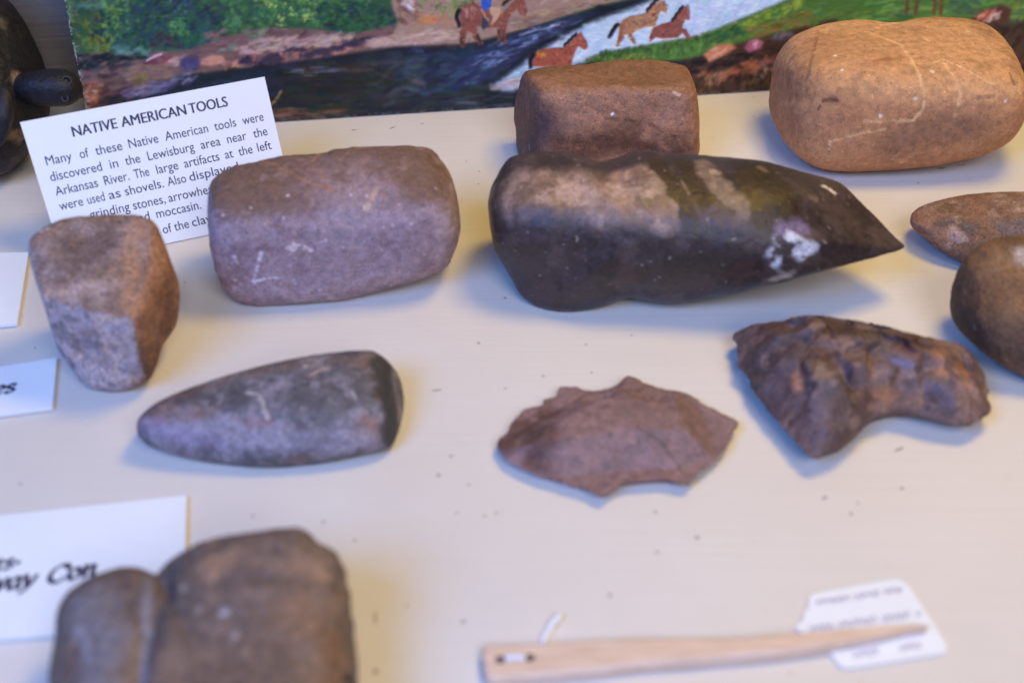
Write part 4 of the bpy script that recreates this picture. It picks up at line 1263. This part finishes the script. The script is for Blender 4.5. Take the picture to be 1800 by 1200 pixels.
def paint_f2(P):
    P.mix(P.noise(60, 2, 4, .38, .62) * .85, lin(78, 58, 54))
    P.mix(P.noise(110, 3, 4, .5, .66) * .6, lin(146, 116, 106))
    P.mix(P.path([(1480, 580), (1560, 590), (1640, 610)], 26, .9) * .8 * P.noise(40, 8, 3, .25, .5), lin(66, 48, 40))
    P.mix(P.path([(1430, 610), (1470, 640)], 22, .9) * .7, lin(84, 50, 34))
    P.mix(P.path([(1590, 610), (1610, 625)], 20, .9) * .75, lin(100, 50, 34))
    P.mix(P.path([(1640, 625), (1670, 650), (1700, 660)], 30, .9) * P.noise(90, 6, 3, .35, .6) * .9, lin(176, 118, 82))
    P.mix(P.path([(1575, 638), (1600, 644), (1640, 668), (1672, 685), (1670, 710)], 24, .8) * P.noise(60, 7, 3, .2, .5) * .85, lin(96, 82, 92))
    P.mix(P.path([(1570, 634), (1600, 642)], 9, .9) * .8, lin(116, 106, 132))
    P.mix(P.path([(1545, 690), (1580, 705), (1610, 708)], 22, .9) * P.noise(80, 9, 3, .3, .6) * .8, lin(168, 116, 82))
    P.mix(P.path([(1530, 715), (1570, 718)], 14, .9) * .6, lin(160, 120, 100))
    P.mix(P.path([(1400, 660), (1402, 680)], 16, .9) * .7, lin(172, 116, 84))
    P.mix(P.path([(1360, 610), (1380, 605)], 18, .9) * P.noise(120, 10, 3, .4, .6) * .8, lin(160, 124, 104))
    P.mix(P.path([(1690, 680), (1710, 690)], 20, .9) * .6, lin(150, 118, 112))
    P.mix(P.path([(1430, 700), (1440, 760)], 40, .9) * .55, lin(104, 82, 84))
    P.mix(P.path([(1340, 650), (1360, 690)], 34, .9) * P.noise(70, 4, 3, .3, .6) * .6, lin(122, 100, 100))


make_flake("stone_flake", FLAKE2, (1510, 660), .028, .009, 10, stone_material("flake_rust", .55, (.7, 1.3), 900, .00025, .45), lin(112, 86, 80), paint_f2,
           "curved dark brown chipped stone flake with a notched front edge, beside the rounded stones", 84, lift=.85, scar=(.18, .42), cells=30)

# ------------------------------------------------------------------ clay pot shaped like an animal
POT = [(-330, 150), (-310, 60), (-240, -20), (-150, -50), (-60, -50), (0, -8), (22, 8), (50, 50), (75, 105), (87, 150), (88, 190), (80, 222), (62, 255), (35, 285), (0, 308), (-80, 330), (-170, 330), (-260, 300), (-315, 230)]


def paint_pot(P):
    P.mix(P.noise(30, 2, 4, .4, .65) * .7, lin(34, 30, 30))
    P.mix(P.noise(70, 3, 4, .6, .75) * .5, lin(72, 64, 60))
    P.mix(P.path([(30, 140), (50, 150)], 22, .9) * P.noise(120, 5, 3, .35, .6) * .8, lin(150, 124, 104))
    P.mix(P.path([(20, 235), (35, 240)], 16) * P.noise(120, 6, 3, .4, .6) * .7, lin(120, 96, 78))
    P.mix(P.path([(0, 40), (8, 60)], 18, .9) * P.noise(90, 5, 3, .4, .6) * .6, lin(104, 90, 74))


def shape_pot(P):
    P = P.copy()
    P[:, :2] *= (1 - .10 * np.exp(-((P[:, 2] + .62) / .05) ** 2))[:, None]
    return P


pot_mat = stone_material("black_clay", .45, (.75, 1.25), 700, .0003, .3)
pot = make_stone("clay_pot", POT, box_planes(1.0, .75, .72) + [(0, -.7, .7, .86), (.7, 0, .7, .98)], 2.6, pot_mat, lin(32, 29, 32), paint_pot, lump=.02, seed=91, shape=shape_pot, osmooth=4,
                 label="black clay pot with a small animal head, cut off by the upper left edge", cat="pot")


def free_body(name, cpx, dep, outline, planes, p, mat, base, parent, yaw=0, seed=1, V_=None, paint=None):
    out = catmull(outline, 6)
    c = np.array(cpx, float)
    half = (out[:, 0].max() - out[:, 0].min()) / 2
    U = half * dep / FPX
    D = ICO_V
    r = smooth_body(D, planes, p, yaw)
    V = fit_outline(CAM + ray(*c) * dep + D * r[:, None] * U, out, c, 14)
    P = Paint(V, ICO_F, base)
    if paint:
        paint(P)
    return mesh_np(name, V, ICO_F, mat, parent=parent, colors=P.C)


pm = pot.data
pv_ = np.empty(len(pm.vertices) * 3, np.float32)
pm.vertices.foreach_get("co", pv_)
pv_ = pv_.reshape(-1, 3) + np.array(pot.location)
ppx, ppy, pdep = project(pv_)


def pot_depth(x, y):
    m = (ppx - x) ** 2 + (ppy - y) ** 2 < 20 ** 2
    return float(pdep[m].min())


d_rim = pot_depth(68, 155)
head = free_body("head", (84, 154), d_rim - 0.002, [(22, 152), (32, 132), (60, 124), (92, 121), (120, 123), (138, 137), (146, 156), (141, 173), (124, 185), (100, 188), (62, 184), (32, 174)],
                 box_planes(1, .62, .58), 2.4, pot_mat, lin(34, 31, 35), pot, seed=4)
hm = Vector(head.location)
for ex, ey, r0 in ((122, 139, 7.5), (118, 178, 5)):
    # ring-shaped eyes pressed into the clay
    hv = np.empty(len(head.data.vertices) * 3, np.float32)
    head.data.vertices.foreach_get("co", hv)
    hv = hv.reshape(-1, 3) + np.array(head.matrix_basis.translation) + np.array(pot.location)
    hx, hy, hd = project(hv)
    near = (hx - ex) ** 2 + (hy - ey) ** 2 < 36
    q = hv[np.where(near)[0][np.argmin(hd[near])]]
    nrm = (CAM - q) / np.linalg.norm(CAM - q)
    t1 = np.cross(nrm, [0, 0, 1.0]); t1 /= np.linalg.norm(t1)
    t2 = np.cross(nrm, t1)
    R0, r1 = r0 * float(hd[near].min()) / FPX, 0.0006
    V, F = [], []
    nA, nB = 28, 10
    for i in range(nA):
        a = i / nA * 2 * math.pi
        d = t1 * math.cos(a) + t2 * math.sin(a)
        for j in range(nB):
            b = j / nB * 2 * math.pi
            V.append(q + d * (R0 + r1 * math.cos(b)) + nrm * r1 * math.sin(b))
            F.append((i * nB + j, ((i + 1) % nA) * nB + j, ((i + 1) % nA) * nB + (j + 1) % nB, i * nB + (j + 1) % nB))
    V = np.array(V)
    mesh_np("eye", V, F, plain_material("eye_clay", tuple(lin(50, 46, 48)), .5), parent=head)
limb = free_body("foreleg", (0, 215), pot_depth(2, 215) - 0.004, [(-40, 200), (-20, 160), (5, 152), (20, 165), (26, 195), (20, 225), (5, 255), (-20, 265), (-40, 240)], box_planes(.8, .6, 1), 2.4, pot_mat, lin(36, 33, 37), pot, seed=6)

# ------------------------------------------------------------------ cards
paper = plain_material("card_paper", (0.80, 0.80, 0.79), .55, .3, 60, .015)
ink = plain_material("printed_ink", (0.05, 0.045, 0.09), .6, .2)
grey_ink = plain_material("pen_ink", (0.40, 0.36, 0.46), .7, .2)


def slab(name, P, n, th, mat, parent=None, loc=None, nseg=1):
    """flat card: outline points P (one plane), normal n, thickness th going backwards"""
    P = np.asarray(P, float)
    N = len(P)
    V = np.concatenate([P, P - np.asarray(n) * th])
    F = [tuple(range(N)), tuple(range(2 * N - 1, N - 1, -1))] + [(i, N + i, N + (i + 1) % N, (i + 1) % N) for i in range(N)]
    F = [tuple(f) for f in F]
    return mesh_np(name, V, F, mat, parent=parent, smooth=False, loc=loc)


def glyph_mesh(text, bold=0.0):
    cu = bpy.data.curves.new("t", 'FONT')
    cu.body = text
    cu.size = 1.0
    cu.offset = bold
    cu.resolution_u = 4
    cu.fill_mode = 'FRONT'
    ob = bpy.data.objects.new("t", cu)
    scene.collection.objects.link(ob)
    dg = bpy.context.evaluated_depsgraph_get()
    me = bpy.data.meshes.new_from_object(ob.evaluated_get(dg))
    V = np.array([v.co[:] for v in me.vertices]).reshape(-1, 3)
    F = [tuple(p.vertices) for p in me.polygons]
    bpy.data.objects.remove(ob)
    bpy.data.meshes.remove(me)
    return V, F


def print_line(name, words, plane, up, size, parent, mat, bold=0.0):
    """words = (text, x0, y0, x1, y1): ends of the baseline on the card"""
    p0, n = plane
    AV, AF = [], []
    for text, x0, y0, x1, y1 in words:
        V, F = glyph_mesh(text)
        A, B = on_plane(x0, y0, p0, n), on_plane(x1, y1, p0, n)
        lo, hi = V[:, 0].min(), V[:, 0].max()
        xd = (B - A) / (hi - lo)
        xu = xd / np.linalg.norm(xd)
        uo = up - xu * np.dot(up, xu)
        uo /= np.linalg.norm(uo)
        W = A + (V[:, 0] - lo)[:, None] * xd + V[:, 1][:, None] * uo * size + n * 0.00012
        for sh in ((-bold, bold) if bold else (0.0,)):
            k = sum(len(a) for a in AV)
            AV.append(W + xu * sh * size + n * (.00002 if sh > 0 else 0))
            AF += [tuple(i + k for i in f) for f in F]
    return mesh_np(name, np.concatenate(AV), AF, mat, parent=parent, smooth=False)


# title card leaning back, with its folded prop behind
BL, BRc = on_z(113, 466, .0006), on_z(521, 380, .0006)
cdir = (BRc - BL) / np.linalg.norm(BRc - BL)
cback = np.array([-cdir[1], cdir[0], 0])
LEAN = math.radians(27)
cup = np.array([0, 0, 1.0]) * math.cos(LEAN) + cback * math.sin(LEAN)
cn = np.cross(cdir, cup)
TL, TR = on_plane(35, 215, BL, cn), on_plane(465, 135, BL, cn)
card = slab("title_card", [BL, BRc, TR, TL], cn, .0005, paper)
tag(card, "white printed card about Native American tools, propped behind the mauve stone", "card")
m1, m2 = (TL * .7 + TR * .3), (TL * .3 + TR * .7)
pt1, pt2 = BL + (TL - BL) * .75 + (TR - TL) * .35, BL + (TL - BL) * .75 + (TR - TL) * .65
b1 = pt1.copy(); b2 = pt2.copy()
b1 = b1 + cback * .035; b2 = b2 + cback * .035
b1[2] = b2[2] = .0006
pn2 = np.cross(pt2 - pt1, b1 - pt1); pn2 /= np.linalg.norm(pn2)
slab("card_prop", [pt1 - cn * .001, pt2 - cn * .001, b2, b1], pn2, .0004, paper, parent=card)
PL = (BL, cn)


def T3(lst, xa, ya, xb, yb):
    """words given in three-times-enlarged pixels along one baseline"""
    f = lambda x: ya + (yb - ya) * (x - xa) / (xb - xa)
    return [(t, a / 3, f(a) / 3, b / 3, f(b) / 3) for t, a, b in lst]


px_m = float(np.linalg.norm(BRc - BL)) / math.hypot(408, 86)
print_line("heading", T3([("NATIVE", 388, 622), ("AMERICAN", 645, 985), ("TOOLS", 1003, 1203)], 388, 722, 1203, 560), PL, cup, 25.5 * px_m, card, ink, .022)
SZ = 23.0 * px_m
print_line("text_line", T3([("Many", 247, 383), ("of", 425, 472), ("these", 508, 648), ("Native", 684, 838), ("American", 875, 1100), ("tools", 1135, 1248), ("were", 1283, 1393)], 247, 873, 1393, 636), PL, cup, SZ, card, ink)
print_line("text_line", T3([("discovered", 270, 541), ("in", 584, 627), ("the", 665, 743), ("Lewisburg", 784, 1028), ("area", 1063, 1165), ("near", 1202, 1303), ("the", 1340, 1413)], 270, 957, 1413, 712), PL, cup, SZ, card, ink)
print_line("text_line", T3([("Arkansas", 297, 520), ("River.", 555, 685), ("The", 712, 790), ("large", 830, 943), ("artifacts", 975, 1160), ("at", 1190, 1233), ("the", 1262, 1335), ("left", 1362, 1435)], 297, 1033, 1435, 785), PL, cup, SZ, card, ink)
print_line("text_line", T3([("were", 318, 442), ("used", 466, 556), ("as", 578, 640), ("shovels.", 664, 866), ("Also", 888, 985), ("displayed", 1003, 1262)], 318, 1110, 1262, 898), PL, cup, SZ, card, ink)
print_line("text_line", T3([("grinding", 478, 688), ("stones,", 706, 875), ("arrowheads", 892, 1178)], 478, 1155, 1178, 1005), PL, cup, SZ, card, ink)
print_line("text_line", T3([("and", 704, 793), ("moccasin.", 829, 1063)], 704, 1178, 1063, 1100), PL, cup, SZ, card, ink)
print_line("text_line", T3([("of", 863, 910), ("the", 924, 1000), ("clay", 1017, 1120)], 863, 1233, 1120, 1170), PL, cup, SZ, card, ink)

# broad-nib letters for the bold italic labels
GL = {
    's': (.42, [[(.36, .38), (.30, .47), (.17, .49), (.09, .41), (.12, .32), (.27, .21), (.34, .12), (.27, .02), (.13, -.01), (.03, .09)]]),
    'e': (.40, [[(.06, .25), (.33, .29), (.30, .44), (.18, .49), (.07, .34), (.06, .12), (.17, 0), (.34, .09)]]),
    't': (.32, [[(.17, .62), (.11, .12), (.17, .01), (.28, .06)], [(.02, .46), (.29, .46)]]),
    '-': (.30, [[(.02, .21), (.24, .21)], [(.02, .25), (.24, .25)]]),
    'w': (.66, [[(0, .47), (.08, .47), (.17, .02)], [(.17, .02), (.33, .42)], [(.30, .47), (.35, .44), (.42, .02)], [(.42, .02), (.60, .40), (.60, .48), (.54, .47)]]),
    'a': (.46, [[(.36, .36), (.26, .48), (.11, .40), (.05, .2), (.10, .03), (.21, .03), (.35, .2)], [(.38, .48), (.33, .12), (.37, .01), (.46, .07)]]),
    'y': (.46, [[(0, .47), (.08, .46), (.18, .02)], [(.42, .48), (.32, .2), (.18, -.04), (.05, -.2), (-.03, -.17)]]),
    'C': (.66, [[(.62, .46), (.58, .64), (.38, .69), (.16, .52), (.08, .25), (.19, .03), (.40, -.01), (.58, .16)], [(.62, .46), (.60, .70)]]),
    'o': (.43, [[(.2, .48), (.06, .36), (.05, .12), (.17, 0), (.32, .1), (.35, .35), (.2, .48)]]),
    'n': (.50, [[(.02, .46), (.10, .46), (.08, 0)], [(.10, .28), (.24, .46), (.35, .42), (.34, .08), (.44, .02)]]),
}


def nib_text(name, text, x0, y0, x1, y1, em_px, plane, parent, mat, pen=0.55, w=.11, thin=.45, shear=.14, flip=False):
    p0, n = plane
    A, B = on_plane(x0, y0, p0, n), on_plane(x1, y1, p0, n)
    xd = (B - A) / np.linalg.norm(B - A)
    yd = np.cross(n, xd)
    s = np.linalg.norm(B - A) / math.hypot(x1 - x0, y1 - y0) * em_px
    V, F = [], []
    adv = 0
    for ch in text:
        if ch == ' ':
            adv += .3
            continue
        wd, sts = GL[ch]
        for st in sts:
            C = catmull(st, 7, closed=False)
            d = np.gradient(C, axis=0)
            a = np.arctan2(d[:, 1], d[:, 0])
            hw = w / 2 * (thin + (1 - thin) * np.abs(np.sin(a - pen)))
            nr = np.stack([-np.sin(a), np.cos(a)], 1)
            k = len(V)
            for c_, n_, h_ in zip(C, nr, hw):
                for sg in (1, -1):
                    q = c_ + n_ * h_ * sg
                    q = np.array([q[0] + shear * q[1] + adv, q[1]])
                    V.append(A + xd * q[0] * s + yd * q[1] * s + n * .00015)
            for i in range(len(C) - 1):
                F.append((k + 2 * i, k + 2 * i + 1, k + 2 * i + 3, k + 2 * i + 2))
        adv += wd
    return mesh_np(name, V, F, mat, parent=parent, smooth=False)


ZUP = np.array([0, 0, 1.0])


def flat_card(name, pxs, z, label, tilt=None):
    if tilt is None:
        pts = [on_z(x, y, z) for x, y in pxs]
        n = ZUP
    else:
        a, b = on_z(*pxs[0], z), on_z(*pxs[1], z)
        n = np.array(tilt, float); n /= np.linalg.norm(n)
        pts = [on_plane(x, y, a, n) for x, y in pxs]
    o = slab(name, pts, n, .0014, paper)
    low = min((o.matrix_basis @ v.co).z for v in o.data.vertices)
    tag(o, label, "card", "white label cards on the shelf")
    return o, (pts[0], n)


c1, _ = flat_card("label_card", [(30, 569), (50, 443), (-160, 447), (-190, 585)], .0022, "blank white card at the left edge, above the small bold label")
c2, pl2 = flat_card("label_card", [(92, 716), (100, 628), (-150, 668), (-170, 752)], .0022, "small white label with bold letters ending in s, beside the squared block")
nib_text("printed_word", "es", -12, 694, 27, 688, 48, pl2, c2, ink, w=.17)
c3, pl3 = flat_card("label_card", [(322, 1098), (328, 870), (-160, 922), (-190, 1135)], .0022, "large white label with bold italic print, under the grooved tool at the bottom left")
nib_text("printed_word", "ts-", -10, 1003, 40, 994, 46, pl3, c3, ink, w=.18)
nib_text("printed_word", "way Con", -28, 1043, 150, 1014, 58, pl3, c3, ink, w=.18)

# ------------------------------------------------------------------ wooden needle with its tag
def wood_material():
    t = NT("pale_wood")
    n = t.noise(60, 5, .6, stretch=(1, 10, 10))
    t.link(t.ramp(n, [(.3, (.58, .40, .28)), (.55, (.70, .50, .37)), (.75, (.74, .56, .43))]), t.b.inputs['Base Color'])
    t.b.inputs['Roughness'].default_value = .5
    return t.m


topE = [(846, 1150), (848, 1136), (858, 1130), (900, 1129), (960, 1126), (1050, 1121), (1130, 1118), (1210, 1118), (1290, 1117), (1370, 1111), (1450, 1105), (1530, 1100), (1600, 1097), (1628, 1097)]
botE = [(1628, 1099), (1600, 1104), (1530, 1120), (1450, 1134), (1370, 1146), (1290, 1153), (1210, 1160), (1130, 1166), (1050, 1176), (960, 1184), (900, 1190), (866, 1193), (854, 1188), (849, 1172)]
zt = .0052
contour = catmull(topE + botE, 4)
Pn = np.array([on_z(x, y, zt) for x, y in contour])
# rounded upper edge: two inset rings
cenl = Pn.mean(0)
Nn = len(Pn)
tang = np.roll(Pn, -1, 0) - np.roll(Pn, 1, 0)
nin = np.stack([-tang[:, 1], tang[:, 0], 0 * tang[:, 0]], 1)
nin /= np.linalg.norm(nin, axis=1)[:, None] + 1e-9
if np.dot(nin[5], cenl - Pn[5]) < 0:
    nin = -nin
wloc = np.clip((1615 - contour[:, 0]) / 300, 0.02, 1)[:, None]
rings = []
for ins, z in ((.0, .0004), (.0, zt - .0016), (.0005, zt - .0006), (.0013, zt)):
    R_ = Pn + nin * ins * wloc
    R_[:, 2] = z
    rings.append(R_)
V = np.concatenate(rings)
F = []
for r_ in range(3):
    for i in range(Nn):
        j = (i + 1) % Nn
        F.append((r_ * Nn + i, r_ * Nn + j, (r_ + 1) * Nn + j, (r_ + 1) * Nn + i))
F.append(tuple(3 * Nn + i for i in range(Nn)))
F.append(tuple(range(Nn - 1, -1, -1)))
# the thin end rests on the tag, so the whole stick tips up a hair there
needle = mesh_np("wooden_needle", V, F, wood_material(), smooth=False)
tag(needle, "pale wooden needle with a pointed end and string through two holes", "needle")
hole_m = plain_material("hole_shadow", (.13, .085, .075), .9)
string_m = plain_material("white_string", (.80, .79, .80), .8, .2, 2000, .1)


def tube(name, pts, r, mat, parent, caps=True):
    C = catmull(pts, 6, closed=False)
    d = np.gradient(C, axis=0)
    d /= np.linalg.norm(d, axis=1)[:, None]
    V, F = [], []
    nb = 10
    for i, (c_, t_) in enumerate(zip(C, d)):
        s_ = np.cross(t_, ZUP)
        s_ = s_ / (np.linalg.norm(s_) + 1e-9)
        u_ = np.cross(s_, t_)
        e = .55 if caps and i in (0, len(C) - 1) else 1
        for j in range(nb):
            a = j / nb * 2 * math.pi
            V.append(c_ + (s_ * math.cos(a) + u_ * math.sin(a)) * r * e)
    for i in range(len(C) - 1):
        for j in range(nb):
            F.append((i * nb + j, (i + 1) * nb + j, (i + 1) * nb + (j + 1) % nb, i * nb + (j + 1) % nb))
    F.append(tuple(range(nb)))
    F.append(tuple((len(C) - 1) * nb + j for j in range(nb - 1, -1, -1)))
    return mesh_np(name, V, F, mat, parent=parent)


for hx_, hy_ in ((880, 1158), (931, 1155)):
    c_ = on_z(hx_, hy_, zt + .0002)
    V = [c_ + np.array([0.0018 * math.cos(a), .0015 * math.sin(a), 0]) for a in np.linspace(0, 2 * math.pi, 20, endpoint=False)]
    slab("hole", V, ZUP, .0015, hole_m, parent=needle)
tube("string", [on_z(888, 1157, zt + .0001), on_z(895, 1155, zt + .0006), on_z(905, 1154, zt + .0008), on_z(916, 1154, zt + .0006), on_z(923, 1155, zt + .0001)], .0009, string_m, needle)
tube("string", [on_z(952, 1132, .0012), on_z(962, 1112, .0013), on_z(972, 1094, .0018), on_z(985, 1081, .0022)], .0012, string_m, needle)

TAGO = [(1422, 1052), (1430, 1043), (1480, 1033), (1560, 1019), (1582, 1019), (1598, 1030), (1620, 1062), (1650, 1108), (1665, 1135), (1660, 1146), (1640, 1150), (1560, 1163), (1495, 1173), (1476, 1168), (1462, 1150), (1440, 1118), (1412, 1112), (1398, 1104), (1402, 1096), (1412, 1088), (1413, 1074), (1420, 1068)]
tg = slab("paper_tag", [on_z(x, y, .0011) for x, y in catmull(TAGO, 3)], ZUP, .0006, paper)
tag(tg, "small white paper tag with upside down handwriting, under the tip of the wooden needle", "tag")
pl_t = (on_z(1500, 1100, .0011), ZUP)


def scribble(name, x0, y0, x1, y1, amp, n, seed, parent):
    r = np.random.RandomState(seed)
    V, F = [], []
    x = 0.0
    d = np.array([x1 - x0, y1 - y0], float)
    L = np.hypot(*d)
    d /= L
    nrm = np.array([-d[1], d[0]])
    pos = 0
    while pos < L:
        wl_ = r.randint(4, 9) * n
        pts = []
        for i in range(int(wl_ / n * 2) + 2):
            if pos + i * n / 2 > L:
                break
            pts.append(np.array([x0, y0]) + d * (pos + i * n / 2 + r.uniform(-1, 1)) + nrm * (amp if i % 2 else -amp) * r.uniform(.5, 1.15))
        if len(pts) > 2:
            C = catmull(pts, 5, closed=False)
            g = np.gradient(C, axis=0)
            g /= np.linalg.norm(g, axis=1)[:, None] + 1e-9
            k = len(V)
            for c_, t_ in zip(C, g):
                for sg in (1, -1):
                    q = c_ + np.array([-t_[1], t_[0]]) * 1.1 * sg
                    V.append(on_z(q[0], q[1], .0012))
            for i in range(len(C) - 1):
                F.append((k + 2 * i, k + 2 * i + 1, k + 2 * i + 3, k + 2 * i + 2))
        pos += wl_ + n * 1.6
    return mesh_np(name, V, F, grey_ink, parent=parent, smooth=False)


scribble("handwriting", 1434, 1058, 1588, 1034, 6, 8, 1, tg)
scribble("handwriting", 1424, 1104, 1622, 1076, 6.5, 9, 2, tg)
scribble("handwriting", 1500, 1150, 1545, 1142, 7, 9, 3, tg)
scribble("handwriting", 1580, 1138, 1620, 1131, 6, 8, 4, tg)

# ------------------------------------------------------------------ crumbs and dust on the shelf
V, F = [], []


def crumb(x, y, r, el=1.0, ang=0.0, h=.4):
    c_ = on_z(x, y, 0.0)
    r *= .68
    k = len(V)
    m = 9
    for zf, rf in ((0.0002, 1.0), (h * r, .75)):
        for i in range(m):
            a = i / m * 2 * math.pi
            q = np.array([math.cos(a) * el, math.sin(a)]) * r * rf * random.uniform(.75, 1.2)
            V.append(c_ + np.array([q[0] * math.cos(ang) - q[1] * math.sin(ang), q[0] * math.sin(ang) + q[1] * math.cos(ang), zf]))
    V.append(c_ + np.array([0, 0, h * r * 1.2]))
    for i in range(m):
        j = (i + 1) % m
        F.append((k + i, k + j, k + m + j, k + m + i))
        F.append((k + m + i, k + m + j, k + 2 * m))


for x, y, r in ((888, 524, .0011), (1030, 606, .0008), (841, 603, .0008), (771, 835, .0011), (1225, 945, .0012), (1585, 858, .0009), (1496, 903, .0009), (1508, 884, .0008), (824, 852, .0008), (804, 902, .0008),
                (873, 902, .0008), (852, 907, .0008), (1152, 900, .0009), (1155, 970, .0010), (1072, 1046, .0010), (815, 1092, .0010), (444, 907, .0009), (569, 917, .0009), (793, 802, .0008), (36, 851, .0009),
                (1110, 590, .0007), (842, 604, .0006), (715, 1065, .0008), (624, 950, .0008), (1614, 322, .0008), (660, 1180, .0014), (843, 302, .0007), (841, 324, .0007), (820, 284, .0006), (1325, 205, .0006), (1325, 172, .0006),
                (38, 299, .0010), (62, 612, .0007), (325, 497, .0006), (1040, 655, .0007), (955, 661, .0007), (888, 683, .0007)):
    crumb(x, y, r)
for x, y, r, el, ang in ((660, 1085, .0006, 7, 1.65), (768, 686, .0006, 5, .15), (690, 225, .0005, 7, .8), (1580, 790, .0007, 5, .5), (742, 218, .0004, 4, .3), (622, 229, .0006, 4, .2), (1450, 875, .0006, 4, .6), (1655, 296, .0008, 5, .1), (1690, 290, .0007, 6, .2)):
    crumb(x, y, r, el, ang, .2)
for _ in range(140):
    crumb(random.uniform(0, 1800), random.uniform(200, 1190), random.uniform(.0001, .0003))
dust = mesh_np("dust", V, F, plain_material("dust_brown", (.30, .235, .19), .9, .2, 300, .4), smooth=False)
tag(dust, "scattered dark crumbs and specks lying on the cream shelf", "dust", kind="stuff")
